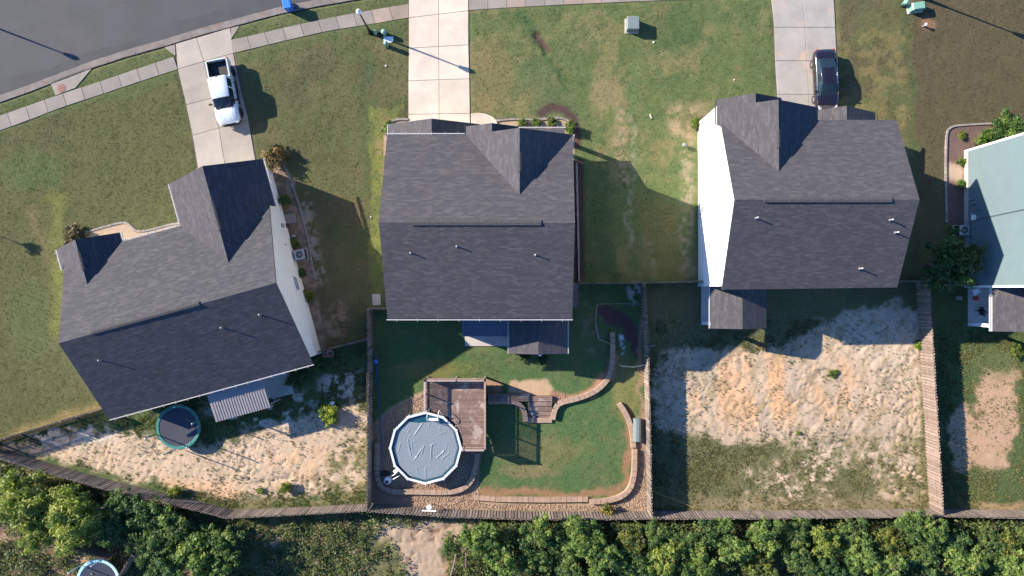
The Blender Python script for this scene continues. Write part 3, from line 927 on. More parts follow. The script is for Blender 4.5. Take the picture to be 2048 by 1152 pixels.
strip(mb, sb, sa, -0.121)
mb.build("tar_seam", MAT['black_matte'], road)
MAT['asphalt_dark'] = M_worn("worn_dark_asphalt", (0.050, 0.053, 0.057), 0.15, 0.5, 0.85, 0, 0.3, 0.006, 40)
mb = MB()
wob = [0.62 + 0.9 + 0.25 * math.sin(i * 0.35) + 0.15 * math.sin(i * 1.1) for i in range(len(kerb_in))]
e1 = offset(kerb_in, 0.66)
e2 = [offset(kerb_in, w_)[i] for i, w_ in enumerate(wob)]
strip(mb, e1, e2, -0.1205)
mb.build("dark_wheel_band", MAT['asphalt_dark'], road)
gut = thing("gutter", None, None, kind='structure')
mb = MB()
strip(mb, kerb_face, pan_edge, -0.11, -0.115)
mb.build("gutter_pan", MAT['gutter_pan'], gut)
kb = thing("kerb", None, None, kind='structure')
for i in range(0, len(kerb_in) - 2, 2):
    mb = MB()
    a0, a1, a2 = kerb_in[i], kerb_in[i + 1], kerb_in[i + 2]
    b0, b1, b2 = kerb_face[i], kerb_face[i + 1], kerb_face[i + 2]
    e = (a2 - a0).normalized() * 0.012
    mb.prism([(a0 + e)[:2], a1[:2], (a2 - e)[:2], (b2 - e)[:2], b1[:2], (b0 + e)[:2]], -0.3, 0.02, inset=0.025)
    mb.build("kerb_stone", MAT['gutter_pan'], kb)

def slabs(parent, hi, lo, mat, z=0.035, gap=0.028, brown=None):
    """one slab between every pair of matching points of two edge lines"""
    for i in range(len(hi) - 1):
        q = [Vector(hi[i]), Vector(hi[i + 1]), Vector(lo[i + 1]), Vector(lo[i])]
        c = sum(q, Vector((0, 0, 0))) / 4
        qq = []
        for p in q:
            d = c - p
            qq.append(p + Vector((math.copysign(min(abs(d.x), gap / 2), d.x), math.copysign(min(abs(d.y), gap / 2), d.y), 0)))
        mb = MB()
        mb.prism([p[:2] for p in qq], -0.12, z + rnd.uniform(-0.004, 0.004), inset=0.012)
        mb.build("slab", brown if brown and brown_at(c) else mat, parent)

def brown_at(c):
    return (c.x > G(1010, 0).x and c.x < G(1065, 0).x) or (c.x > G(1128, 0).x and c.x < G(1210, 0).x) or (c.x > G(735, 0).x and c.x < G(818, 0).x)

def along(pts, xs0, xs1, step=1.55):
    """the part of an edge line between two x positions, resampled"""
    def y_at(x):
        for a, b in zip(pts, pts[1:]):
            if a[0] <= x <= b[0]:
                return a[1] + (b[1] - a[1]) * (x - a[0]) / (b[0] - a[0])
        return pts[-1][1]
    return y_at

yh, yl = along(WALK_HI, 0, 0), along(WALK_LO, 0, 0)
sw = thing("sidewalk", None, None, kind='structure')
for xa, xb in ((-165, 352), (463, 818), (938, 1545), (1671, 2215)):
    n = max(1, round((xb - xa) / 37.0))
    sl = -6 if xb < 900 else 0
    his, los = [], []
    for i in range(n + 1):
        x = xa + (xb - xa) * i / n
        k = 0 if i in (0, n) and xb > 300 and xa > 0 else 1
        xh, xl = x - 4 * k * (x < 900), x + 4 * k * (x < 900)
        his.append(G(xh, yh(xh))); los.append(G(xl, yl(xl)))
    slabs(sw, his, los, MAT['walk'], brown=MAT['walk_brown'])

def bed(parent, pts, z=0.0):
    mb = MB()
    mb.prism([G(*p)[:2] for p in pts], -0.2, z)
    return mb.build("joint_bed", MAT['joint'], parent)

def drive(lefts, rights, mids, mat, beds):
    d = thing("driveway", None, None, kind='structure')
    bed(d, beds)
    for j in range(len(lefts) - 1):
        l0, l1, r0, r1 = (Vector((*p, 0)) for p in (lefts[j], lefts[j + 1], rights[j], rights[j + 1]))
        f0, f1 = mids[j], mids[j + 1]
        m0, m1 = l0.lerp(r0, f0), l1.lerp(r1, f1)
        slabs(d, [G(*l0[:2]), G(*m0[:2]), G(*r0[:2])], [G(*l1[:2]), G(*m1[:2]), G(*r1[:2])], mat)
    return d

d1 = drive([(352, 88), (356, 138), (373, 210), (386, 271), (398, 345)], [(461, 56), (467, 107), (482, 181), (497, 240), (512, 325)], [0.38, 0.47, 0.48, 0.47, 0.47, 0.47], MAT['concrete_mid'],
           [(351, 89), (462, 57), (514, 325), (397, 345)])
slabs(d1, [G(329, 95), G(351, 89)], [G(350, 112), G(352, 111)], MAT['walk'])
slabs(d1, [G(462, 56), G(480, 52)], [G(462, 79), G(463, 78)], MAT['walk'])
slabs(d1, [G(383, 345), G(397, 336)], [G(383, 385), G(397, 385)], MAT['concrete'])
d2 = drive([(818, -52), (818, -8), (818, 36), (818, 97), (817, 162), (817, 229), (817, 275)], [(936, -62), (937, -20), (937, 22), (937, 90), (939, 158), (940, 227), (941, 275)], [0.5] * 7, MAT['concrete'],
           [(818, -52), (936, -62), (941, 275), (817, 275)])
mb = MB()
arc = [(942, 227), (958, 226), (972, 228), (984, 233), (994, 242), (996, 262), (996, 275), (942, 275)]
mb.prism([G(*p)[:2] for p in arc], -0.1, 0.035, inset=0.012)
mb.build("slab", MAT['concrete'], d2)
drive([(1541, -60), (1542, -4), (1548, 55), (1550, 122), (1554, 189), (1556, 260)], [(1664, -60), (1667, -4), (1670, 55), (1673, 122), (1675, 189), (1677, 260)], [0.49, 0.49, 0.5, 0.51, 0.52, 0.52], MAT['concrete_grey'],
      [(1541, -60), (1664, -60), (1677, 260), (1556, 260)])
# storm drain inlet in the verge
inl = thing("storm_drain", "concrete storm drain inlet with a round rusty manhole lid beside the kerb", "storm drain", G(130, 168))
mb = MB(); mb.prism([G(*p)[:2] for p in [(103, 169), (184, 138), (152, 176), (112, 191)]], -0.15, 0.045, inset=0.012); mb.build("slab", MAT['walk'], inl)
mb = MB(); mb.lathe(G(124, 177), [(0.36, 0.03), (0.36, 0.056), (0.31, 0.062)], 24); lid = mb.build("manhole_lid", MAT['iron'], inl)
mb = MB(); mb.bar(G(108, 163, -0.02), G(168, 141, -0.02), 0.10, 0.10); mb.build("drain_mouth", MAT['black_matte'], inl)

# ---------------------------------------------------------------- houses
class Frame:
    """plan frame in ground pixels: s along the ridge, d towards the back yard"""
    def __init__(self, ox=0, oy=0, u=(1, 0), n=(0, 1)):
        self.o = (ox, oy); self.u = u; self.n = n
    def __call__(self, s, d, z=0.0):
        return G(self.o[0] + s * self.u[0] + d * self.n[0], self.o[1] + s * self.u[1] + d * self.n[1], z)
    def vec(self, s, d):
        return Vector((s * self.u[0] + d * self.n[0], -(s * self.u[1] + d * self.n[1]), 0))

FLAT = Frame()
H1F = Frame(610, 567, (0.965, -0.262), (0.262, 0.965))

def slab_roof(mb, fr, pts, eave, th=0.14, shift=0.0):
    """one roof plane: pts (s, d, z); shingles run along the eave direction 's' or 'd'"""
    P = [fr(*p) for p in pts]
    nrm = (P[1] - P[0]).cross(P[2] - P[0])
    if nrm.z < 0:
        P = P[::-1]; nrm = -nrm
    nrm.normalize()
    e = fr.vec(1, 0) if eave == 's' else fr.vec(0, 1)
    e = (e - nrm * e.dot(nrm)).normalized()
    up = nrm.cross(e).normalized()
    if up.z < 0:
        up = -up
    uv = [(p.dot(e) + shift, p.dot(up) + 40) for p in P]
    mb.face(P, uv, 0)
    B = [p - Vector((0, 0, th)) for p in P]
    mb.face(B[::-1], None, 1)
    for i in range(len(P)):
        j = (i + 1) % len(P)
        mb.face([P[i], B[i], B[j], P[j]], None, 1)

def gable_body(mb, fr, s0, s1, d0, d1, mid, zs, zr, axis='s', top=0.20):
    """walls with gable ends: ridge along 's' (mid is a d) or along 'd' (mid is an s). zs = wall height at the eaves."""
    if axis == 's':
        prof = [(d0, 0), (d0, zs), (mid, zr - top), (d1, zs), (d1, 0)]
        A0 = [fr(s0, d, z) for d, z in prof]; A1 = [fr(s1, d, z) for d, z in prof]
    else:
        prof = [(s0, 0), (s0, zs), (mid, zr - top), (s1, zs), (s1, 0)]
        A0 = [fr(s, d0, z) for s, z in prof]; A1 = [fr(s, d1, z) for s, z in prof]
    mb.add(A0 + A1, [(0, 1, 2, 3, 4), (9, 8, 7, 6, 5)] + [(i, i + 5, (i + 1) % 5 + 5, (i + 1) % 5) for i in range(5)])

def gutter(fr, roof, p0, p1, z, straps=0, w=0.07, mat='gutter'):
    mb = MB()
    a, b = fr(*p0, z - 0.08), fr(*p1, z - 0.08)
    mb.bar(a, b, w, 0.1)
    g = mb.build("gutter", MAT[mat], roof)
    if straps:
        d = (b - a).normalized(); nn = Vector((-d.y, d.x, 0))
        mb = MB()
        for k in range(straps):
            c = a.lerp(b, (k + 0.5) / straps) + Vector((0, 0, 0.06))
            mb.bar(c - nn * 0.13, c + nn * 0.13, 0.03, 0.02)
        o = mb.build("gutter_strap", MAT['gutter'], roof)
        o['kind'] = 'stuff'

def ridge_vent(fr, roof, p0, p1, z, w=0.32):
    mb = MB()
    a, b = fr(*p0, z), fr(*p1, z)
    d = (b - a).normalized(); nn = Vector((-d.y, d.x, 0))
    n = max(2, round((b - a).length / 0.31))
    q0 = [a - nn * w / 2 - Vector((0, 0, 0.02)), a + Vector((0, 0, 0.075)), a + nn * w / 2 - Vector((0, 0, 0.02))]
    for k in range(n):
        c0, c1 = a.lerp(b, k / n), a.lerp(b, (k + 0.97) / n)
        dz = Vector((0, 0, rnd.uniform(0.0, 0.012)))
        prof = [(-w / 2, -0.04), (-w / 2, 0.02), (0, 0.065), (w / 2, 0.02), (w / 2, -0.04)]
        A0 = [c0 + nn * x + Vector((0, 0, zz)) + dz for x, zz in prof]; A1 = [c1 + nn * x + Vector((0, 0, zz)) + dz for x, zz in prof]
        mb.add(A0 + A1, [(0, 1, 2, 3, 4), (9, 8, 7, 6, 5)] + [(i, i + 5, (i + 1) % 5 + 5, (i + 1) % 5) for i in range(5)])
    mb.build("ridge_vent", MAT['ridge'], roof)

def vent_pipe(fr, roof, pos, z, h=0.34, bright='chrome'):
    c = pos
    mb = MB()
    mb.lathe(c, [(0.13, -0.12), (0.11, 0.0), (0.055, 0.05)], 12, 0)
    mb.lathe(c, [(0.045, 0.03), (0.045, h), (0.055, h + 0.005), (0.055, h + 0.035)], 10, 1)
    mb.build("vent_pipe", [MAT['pipe_lead'], MAT['white_plastic'] if bright == 'white' else MAT['pipe_grey']], roof, True)

MAT['ridge'] = M_worn("ridge_cap_shingles", (0.055, 0.053, 0.057), 0.2, 4, 0.9, 0, 0.3, 0.01, 30)
MAT['pipe_grey'] = M_plain("grey_pipe", (0.35, 0.35, 0.35), 0.5)
MAT['pipe_lead'] = M_plain("lead_boot", (0.10, 0.10, 0.11), 0.5)

def window(fr, house, s, d, z, w, h, face, label=None, screen=False):
    """face: 's' wall whose normal runs along s, 'd' wall whose normal runs along d; sign by s/d offset"""
    n = fr.vec(1, 0) if face[0] == 's' else fr.vec(0, 1)
    if face[1] == '-':
        n = -n
    t = Vector((-n.y, n.x, 0))
    c = fr(s, d, z)
    ang = math.atan2(t.y, t.x)
    mb = MB()
    for dz, ww, hh in ((h / 2 + 0.04, w + 0.16, 0.08), (-h / 2 - 0.04, w + 0.16, 0.08), (0, w, 0.035)):
        mb.box(c + n * 0.03 + Vector((0, 0, dz)), (ww, 0.07, hh), ang)
    for dx in (-w / 2 - 0.04, w / 2 + 0.04):
        mb.box(c + n * 0.03 + t * dx, (0.08, 0.07, h), ang)
    f = mb.build("window", MAT['trim'], house)
    mb = MB(); mb.box(c + n * 0.012, (w, 0.03, h), ang)
    mb.build("pane", MAT['screen'] if screen else MAT['glass'], f)
    if label: f['label'] = label
    return f

def garage_door(fr, house, s, d, w, h):
    g = MB()
    g.bar(fr(s - w / 2, d - 1, h / 2), fr(s + w / 2, d - 1, h / 2), 0.05, h)
    o = g.build("garage_door", MAT['trim'], house)
    for k in range(4):
        for i in range(4):
            m = MB()
            a = s - w / 2 + w * (i + 0.12) / 4; b = s - w / 2 + w * (i + 0.88) / 4
            m.bar(fr(a, d - 1.8, h * (k + 0.5) / 4), fr(b, d - 1.8, h * (k + 0.5) / 4), 0.02, h / 4 * 0.7)
            m.build("panel", MAT['trim'], o)

def roof_obj(house, mb, shingle='shingle', edge='drip'):
    return mb.build("roof", [MAT[shingle], MAT[edge]], house)

def corner_boards(fr, house, pts, z, mat='trim'):
    for s, d in pts:
        mb = MB()
        c = fr(s, d, 0)
        ang = math.atan2(fr.vec(1, 0).y, fr.vec(1, 0).x)
        mb.box(c + Vector((0, 0, z / 2)), (0.16, 0.16, z), ang)
        mb.build("corner_board", MAT[mat], house)

# -- first house: single storey, turned, two front gables
h1 = thing("house", "single-storey house set at an angle with two front gables and pale grey-green side wall", "house", H1F(-200, 0))
ZE, ZR = 3.5, 7.2
KW = 0.625
k1 = (ZR - ZE) / (158 / S)
mb = MB()
gable_body(mb, H1F, -392, -4.5, -146, 141, -1, ZE + 0.05, ZR)
gable_body(mb, H1F, -163, -4.8, -230, -140, -81, ZE + 0.05, ZE + 90 / S * KW, 'd')
gable_body(mb, H1F, -401, -292, -166, -140, -346.5, ZE + 0.05, ZE + 60.5 / S * KW, 'd')
mb.build("wall", MAT['siding_grey'], h1)
mb = MB()
slab_roof(mb, H1F, [(-396, -158, ZE), (0, -158, ZE), (3, 1, ZR), (-390, 3, ZR)], 's')
slab_roof(mb, H1F, [(-396, 156, ZE), (0, 156, ZE), (3, 1, ZR), (-390, 3, ZR)], 's', shift=0.4)
zw = ZE + 90 / S * KW
JG = -158 + 90 * KW / k1 + 2
slab_roof(mb, H1F, [(-171, -239, ZE), (-81, -239, zw), (-81, JG, zw), (-171, -158, ZE)], 'd')
slab_roof(mb, H1F, [(9, -239, ZE), (-81, -239, zw), (-81, JG, zw), (1, -150, ZE + 8 / S * KW), (9, -147, ZE)], 'd')
zl = ZE + 60.5 / S * KW
slab_roof(mb, H1F, [(-407, -176, ZE), (-346.5, -176, zl), (-346.5, -158 + 60.5 * KW / k1 + 2, zl), (-396, -146, ZE + 11 / S * KW), (-407, -136, ZE)], 'd')
slab_roof(mb, H1F, [(-286, -176, ZE), (-346.5, -176, zl), (-346.5, -158 + 60.5 * KW / k1 + 2, zl), (-286, -158, ZE)], 'd')
r1 = roof_obj(h1, mb, 'shingle')
gutter(H1F, r1, (-396, 158.5), (1, 158.5), ZE, 17)
gutter(H1F, r1, (-286, -160.5), (-172, -160.5), ZE, 8)
gutter(H1F, r1, (-173.5, -239), (-173.5, -160), ZE, 5)
gutter(H1F, r1, (11.5, -239), (11.5, -148), ZE, 5)
gutter(H1F, r1, (-409.5, -176), (-409.5, -136), ZE, 3)
gutter(H1F, r1, (-283.5, -176), (-283.5, -160), ZE, 1)
ridge_vent(H1F, r1, (-330, 0), (-135, 0), ZR)
ridge_vent(H1F, r1, (-81, -175), (-81, -120), zw, 0.26)
ridge_vent(H1F, r1, (-346.5, -152), (-346.5, -118), zl, 0.26)
def on_slope_h1(px, py, back=True):
    z = 5.0
    for _ in range(8):
        p = A(px, py, z)
        gxp, gyp = p.x * S + 1024, 576 - p.y * S
        d = (gxp - 610) * 0.262 + (gyp - 567) * 0.965
        z = ZR - abs(d) / S * k1
    return A(px, py, z)
for q in ((202, 720), (445, 655), (521, 629)):
    vent_pipe(H1F, r1, on_slope_h1(*q), 0, 0.30)
window(H1F, h1, -4.5, -1, 1.75, 1.05, 0.75, 's+', screen=True)
window(H1F, h1, -346, -166, 1.7, 1.5, 1.4, 'd-')
window(H1F, h1, -240, -146, 1.7, 1.0, 1.5, 'd-')
for s in (-330, -250, -60):
    window(H1F, h1, s, 141, 1.7, 1.2, 1.3, 'd+')
garage_door(H1F, h1, -84, -230, 118, 2.25)
corner_boards(H1F, h1, [(-4.5, -230), (-4.5, 141), (-163, -230), (-392, 141)], ZE)
# utility meters and taps on the side wall
for d, z, sz in ((-118, 1.3, (0.30, 0.12, 0.42)), (-78, 1.9, (0.10, 0.08, 0.10)), (-58, 0.7, (0.12, 0.10, 0.12))):
    mb = MB(); mb.box(H1F(-2.5, d, z), (sz[1], sz[0], sz[2]), math.atan2(-H1F.u[1], H1F.u[0]))
    mb.build("meter_box" if sz[0] > 0.2 else "wall_fitting", MAT['ac'], h1)
# front walk corner step
# patio and its cover behind the first house
pt = thing("patio", None, None, kind='structure')
mb = MB(); mb.prism([H1F(s, d)[:2] for s, d in ((-222, 141), (-78, 141), (-78, 206), (-222, 206))], -0.1, 0.06, inset=0.012); mb.build("patio_slab", MAT['patio'], pt)
cv = thing("patio_cover", "ribbed grey metal patio cover on posts behind the angled house", "patio cover", H1F(-160, 180))
def ribbed(parent, fr, s0, s1, d0, d1, z0, z1, mat, n):
    mb = MB()
    for i in range(n):
        a = s0 + (s1 - s0) * i / n; b = s0 + (s1 - s0) * (i + 1) / n
        w = (b - a)
        xs = [(a, 0), (a + w * 0.55, 0), (a + w * 0.65, 0.035), (a + w * 0.9, 0.035), (b, 0)]
        for (x0_, h0), (x1_, h1_) in zip(xs, xs[1:]):
            mb.face([fr(x0_, d0, z0 + h0), fr(x0_, d1, z1 + h0), fr(x1_, d1, z1 + h1_), fr(x1_, d0, z0 + h1_)])
            mb.face([fr(x0_, d0, z0 + h0 - 0.03), fr(x1_, d0, z0 + h1_ - 0.03), fr(x1_, d1, z1 + h1_ - 0.03), fr(x0_, d1, z1 + h0 - 0.03)])
    return mb.build("metal_roof", MAT[mat], parent)
ribbed(cv, H1F, -214, -106, 146, 216, 2.95, 2.62, 'metal_roof', 21)
for s in (-212, -108):
    mb = MB(); mb.bar(H1F(s, 210, 0), H1F(s, 210, 2.6), 0.1, 0.1); mb.build("post", MAT['rail_wood'], cv)
mb = MB(); mb.bar(H1F(-214, 211, 2.54), H1F(-106, 211, 2.54), 0.06, 0.14); mb.build("beam", MAT['rail_wood'], cv)

# -- second house: two storeys, garage gable on the left, cross gable on the right
h2 = thing("house", "two-storey house with garage at left, cross gable at right, above the yard with the pool", "house", FLAT(966, 467))
E2, R2 = 6.2, 9.2
k2 = (R2 - E2) / (163 / S)
mb = MB()
gable_body(mb, FLAT, 806, 1128, 315, 620, 467, E2 + 0.08, R2)
gable_body(mb, FLAT, 951, 1122, 314, 330, 1037, E2 + 0.05, 8.3, 'd')
gable_body(mb, FLAT, 951, 1027, 300, 330, 989, E2 + 0.05, 7.25, 'd')
gable_body(mb, FLAT, 799, 955, 276, 320, 877, 3.05, 4.75, 'd')
mb.build("wall", MAT['siding_tan'], h2)
mb = MB()
slab_roof(mb, FLAT, [(802, 304, E2), (1132, 304, E2), (1129, 467, R2), (801.5, 467, R2)], 's')
slab_roof(mb, FLAT, [(803, 630, E2), (1131, 630, E2), (1129, 467, R2), (801.5, 467, R2)], 's', shift=0.3)
slab_roof(mb, FLAT, [(942, 289, E2), (989, 289, 7.24), (989, 304, 7.24), (942, 304, E2)], 'd')
slab_roof(mb, FLAT, [(942, 304, E2), (1037, 303.5, 8.3), (1037, 418, 8.3)], 'd')
slab_roof(mb, FLAT, [(1132, 303.5, E2), (1037, 303.5, 8.3), (1037, 418, 8.3), (1130, 307, E2 + 0.06)], 'd')
slab_roof(mb, FLAT, [(1036, 289, E2), (989, 289, 7.24), (989, 316, 7.24), (1036, 316, E2)], 'd')
r2 = roof_obj(h2, mb, 'shingle_b')
gutter(FLAT, r2, (801, 632.5), (1132, 632.5), E2, 9)
gutter(FLAT, r2, (800, 301.5), (940, 301.5), E2, 6)
gutter(FLAT, r2, (1134.5, 303), (1134.5, 322), E2, 0)
ridge_vent(FLAT, r2, (856, 467), (1073, 467), R2, 0.36)
ridge_vent(FLAT, r2, (1037, 345), (1037, 378), 8.3, 0.26)
def on_slope(px, py, zr, k, ridge):
    z = 7.0
    for _ in range(10):
        p = A(px, py, z)
        z = zr - abs(576 - p.y * S - ridge) / S * k
    return A(px, py, z)
for q in ((822, 506), (914, 493), (1071, 510)):
    vent_pipe(FLAT, r2, on_slope(*q, R2, k2, 467), 0, 0.30)
mb = MB()
slab_roof(mb, FLAT, [(791, 266, 3.0), (877, 266, 4.75), (877, 313, 4.75), (791, 313, 3.0)], 'd')
slab_roof(mb, FLAT, [(963, 266, 3.0), (877, 266, 4.75), (877, 313, 4.75), (963, 313, 3.0)], 'd')
rg2 = mb.build("garage_roof", [MAT['shingle_b'], MAT['drip']], h2)
gutter(FLAT, rg2, (788.5, 266), (788.5, 290), 3.0, 2)
mb = MB()
slab_roof(mb, FLAT, [(1034, 274, 3.0), (1124, 274, 3.0), (1124, 313.5, 3.75), (1034, 313.5, 3.75)], 's')
rp2 = mb.build("porch_roof", [MAT['shingle_b'], MAT['drip']], h2)
gutter(FLAT, rp2, (1034, 272), (1126, 272), 3.0, 3)
for s in (1060, 1119):
    mb = MB(); mb.box(FLAT(s, 280, 1.45), (0.28, 0.28, 2.8)); mb.box(FLAT(s, 280, 0.35), (0.42, 0.42, 0.7)); mb.build("column", MAT['siding_tan'], h2)
garage_door(FLAT, h2, 877, 276, 120, 2.3)
for s in (850, 903):
    window(FLAT, h2, s, 315, 4.85, 0.9, 1.3, 'd-')
window(FLAT, h2, 1075, 314, 4.85, 1.6, 1.4, 'd-')
for s in (850, 930, 1040, 1100):
    window(FLAT, h2, s, 620, 4.7, 1.0, 1.4, 'd+')
for d in (380, 520):
    window(FLAT, h2, 806, d, 4.6, 0.9, 1.2, 's-')
    window(FLAT, h2, 1128, d, 4.6, 0.9, 1.2, 's+')
corner_boards(FLAT, h2, [(806, 315), (1128, 315), (806, 620), (1128, 620)], E2 - 0.1)
# rear roofs
mb = MB()
slab_roof(mb, FLAT, [(1019, 623, 3.0), (1073.5, 623, 3.75), (1073.5, 700, 3.75), (1019, 700, 3.0)], 'd')
slab_roof(mb, FLAT, [(1128, 623, 3.0), (1073.5, 623, 3.75), (1073.5, 700, 3.75), (1128, 700, 3.0)], 'd')
rr2 = mb.build("porch_roof", [MAT['shingle_b'], MAT['drip']], h2)
gutter(FLAT, rr2, (1016.5, 626), (1016.5, 700), 3.0, 3)
gutter(FLAT, rr2, (1130.5, 626), (1130.5, 700), 3.0, 3)
mb = MB(); gable_body(mb, FLAT, 1026, 1121, 621, 690, 1073.5, 2.95, 3.6, 'd'); mb.build("porch_wall", MAT['siding_tan'], h2)
mb = MB(); mb.box(FLAT(1077, 693, 1.5), (0.2, 0.2, 3.0)); mb.box(FLAT(1077, 702, 2.9), (0.26, 0.26, 0.1)); mb.build("downspout", MAT['trim'], h2)
ribbed(h2, FLAT, 929, 1018, 622, 668, 3.05, 2.75, 'metal_dark', 17)
for s in (932, 1012):
    mb = MB(); mb.box(FLAT(s, 664, 1.35), (0.12, 0.12, 2.7)); mb.build("post", MAT['trim'], h2)
mb = MB(); mb.prism([FLAT(s, d)[:2] for s, d in ((930, 621), (1020, 621), (1020, 692), (930, 692))], -0.1, 0.06, inset=0.012); mb.build("patio_slab", MAT['patio'], pt)
# bump-out on the right wall
mb = MB()
mb.box(FLAT(1136, 590, 1.4), (0.7, 1.7, 2.8)); mb.build("bump_out_wall", MAT['siding_tan'], h2)
mb = MB(); slab_roof(mb, FLAT, [(1150, 570, 2.85), (1150, 612, 2.85), (1127, 612, 3.1), (1127, 570, 3.1)], 'd'); mb.build("bump_out_roof", [MAT['shingle_b'], MAT['drip']], h2)

# -- third house
h3 = thing("house", "two-storey house with bright white side wall beside the drive with the black sedan", "house", FLAT(1550, 430))
E3, R3 = 6.3, 9.35
k3 = (R3 - E3) / (152 / S)
mb = MB()
gable_body(mb, FLAT, 1396, 1698, 289, 571, 429, E3 + 0.08, R3)
gable_body(mb, FLAT, 1395.8, 1556, 265, 300, 1477, E3 + 0.05, 8.3, 'd')
gable_body(mb, FLAT, 1395.6, 1496, 249, 300, 1445, E3 + 0.05, 7.55, 'd')
gable_body(mb, FLAT, 1579, 1703, 252, 295, 1641, 3.05, 4.35, 'd')
mb.build("wall", MAT['siding_white'], h3)
mb = MB()
slab_roof(mb, FLAT, [(1393.5, 278, E3), (1706, 278, E3), (1702, 429, R3), (1394.5, 429, R3)], 's', shift=0.7)
slab_roof(mb, FLAT, [(1396, 579, E3), (1707, 575, E3), (1702, 429, R3), (1394.5, 429, R3)], 's', shift=0.1)
slab_roof(mb, FLAT, [(1388, 242, E3), (1445, 239, 7.55), (1445, 256, 7.55), (1388, 256, E3)], 'd')
slab_roof(mb, FLAT, [(1388, 256, E3), (1477, 255.5, 8.33), (1478, 380, 8.33), (1396, 290, 6.49), (1388, 287, E3)], 'd')
slab_roof(mb, FLAT, [(1566, 255.5, E3), (1477, 255.5, 8.33), (1478, 380, 8.33), (1566, 282, E3 + 0.03)], 'd')
slab_roof(mb, FLAT, [(1502, 239, E3), (1445, 239, 7.55), (1445, 268, 7.55), (1502, 268, E3)], 'd')
r3 = roof_obj(h3, mb, 'shingle_b')
gutter(FLAT, r3, (1385.5, 242), (1385.5, 286), E3, 0, mat='drip')
ridge_vent(FLAT, r3, (1443, 429), (1656, 429), R3, 0.36)
ridge_vent(FLAT, r3, (1477, 306), (1477, 338), 8.33, 0.26)
for q in ((1512, 436), (1780, 440), (1791, 465), (1720, 537)):
    vent_pipe(FLAT, r3, on_slope(*q, R3, k3, 429), 0, 0.34, 'white')
mb = MB()
slab_roof(mb, FLAT, [(1571, 244, 3.0), (1641, 240, 4.35), (1641, 290, 4.35), (1571, 290, 3.0)], 'd')
slab_roof(mb, FLAT, [(1711, 244, 3.0), (1641, 240, 4.35), (1641, 290, 4.35), (1711, 290, 3.0)], 'd')
mb.build("garage_roof", [MAT['shingle_b'], MAT['drip']], h3)
garage_door(FLAT, h3, 1641, 252, 108, 2.3)
mb = MB()
slab_roof(mb, FLAT, [(1400, 570, 3.0), (1453, 570, 3.85), (1453, 652.5, 3.85), (1400, 652.5, 3.0)], 'd')
slab_roof(mb, FLAT, [(1505.5, 570, 3.0), (1453, 570, 3.85), (1453, 652.5, 3.85), (1505.5, 652.5, 3.0)], 'd')
rr3 = mb.build("porch_roof", [MAT['shingle_b'], MAT['drip']], h3)
gutter(FLAT, rr3, (1397.8, 572), (1397.8, 652.5), 3.0, 0, 0.08)
for s in (1407, 1500):
    mb = MB(); mb.box(FLAT(s, 645, 1.45), (0.26, 0.26, 2.85)); mb.build("column", MAT['trim'], h3)
mb = MB(); mb.bar(FLAT(1404, 645, 2.8), FLAT(1503, 645, 2.8), 0.2, 0.25); mb.build("beam", MAT['trim'], h3)
mb = MB(); mb.prism([FLAT(s, d)[:2] for s, d in ((1402, 568), (1504, 568), (1504, 650), (1402, 650))], -0.1, 0.06, inset=0.012); mb.build("patio_slab", MAT['patio'], pt)
for s in (1440, 1520, 1600, 1670):
    window(FLAT, h3, s, 571, 4.7, 1.0, 1.4, 'd+')
for s in (1420, 1475):
    window(FLAT, h3, s, 249, 4.8, 0.9, 1.4, 'd-')
window(FLAT, h3, 1641, 289, 5.1, 1.4, 1.2, 'd-')
corner_boards(FLAT, h3, [(1396.6, 571), (1698, 571), (1396.4, 249)], E3 - 0.1)
mb = MB(); mb.box(FLAT(1395.5, 423, 1.5), (0.14, 0.34, 0.62)); mb.box(FLAT(1396, 417, 1.2), (0.1, 0.12, 0.3)); mb.build("meter_box", MAT['ac'], h3)
mb = MB(); mb.bar(FLAT(1396.6, 403, 6.1), FLAT(1396.6, 431, 6.1), 0.05, 0.04); mb.build("wall_vent", MAT['ac'], h3)
mb = MB(); mb.box(FLAT(1396.5, 360, 3.6), (0.1, 0.12, 0.12)); mb.build("wall_fitting", MAT['ac'], h3)
mb = MB(); mb.tube([FLAT(1395, 430, 0.3), FLAT(1395, 430, 1.5)], 0.03); mb.tube([FLAT(1393.5, 436, 0.25), FLAT(1393.5, 436, 0.9)], 0.05); mb.build("conduit", MAT['ac'], h3)

# -- fourth house at the right edge
h4 = thing("house", "pale blue sided house cut off by the right edge of the picture", "house", FLAT(2050, 440))
E4, R4 = 7.0, 10.0
mb = MB()
gable_body(mb, FLAT, 1929, 2200, 303, 572, 437, E4 + 0.08, R4)
mb.build("wall", MAT['siding_blue'], h4)
mb = MB()
slab_roof(mb, FLAT, [(1926, 293, E4), (2204, 293, E4), (2204, 437, R4), (1926, 437, R4)], 's')
slab_roof(mb, FLAT, [(1926, 581, E4), (2204, 581, E4), (2204, 437, R4), (1926, 437, R4)], 's')
r4 = roof_obj(h4, mb, 'shingle_b', 'trim')
corner_boards(FLAT, h4, [(1930, 303), (1930, 573)], E4 - 0.1)
mb = MB(); mb.bar(FLAT(1927.6, 306, 0.28), FLAT(1927.6, 570, 0.28), 0.05, 0.5); mb.build("foundation_band", MAT['patio'], h4)
mb = MB()
slab_roof(mb, FLAT, [(1932, 573.5, 3.0), (2000, 573.5, 4.1), (2000, 658, 4.1), (1932, 658, 3.0)], 'd')
slab_roof(mb, FLAT, [(2080, 573.5, 3.0), (2000, 573.5, 4.1), (2000, 658, 4.1), (2080, 658, 3.0)], 'd')
rr4 = mb.build("porch_roof", [MAT['shingle_b'], MAT['trim']], h4)
gutter(FLAT, rr4, (1929.8, 574), (1929.8, 658), 3.0, 0, 0.13)
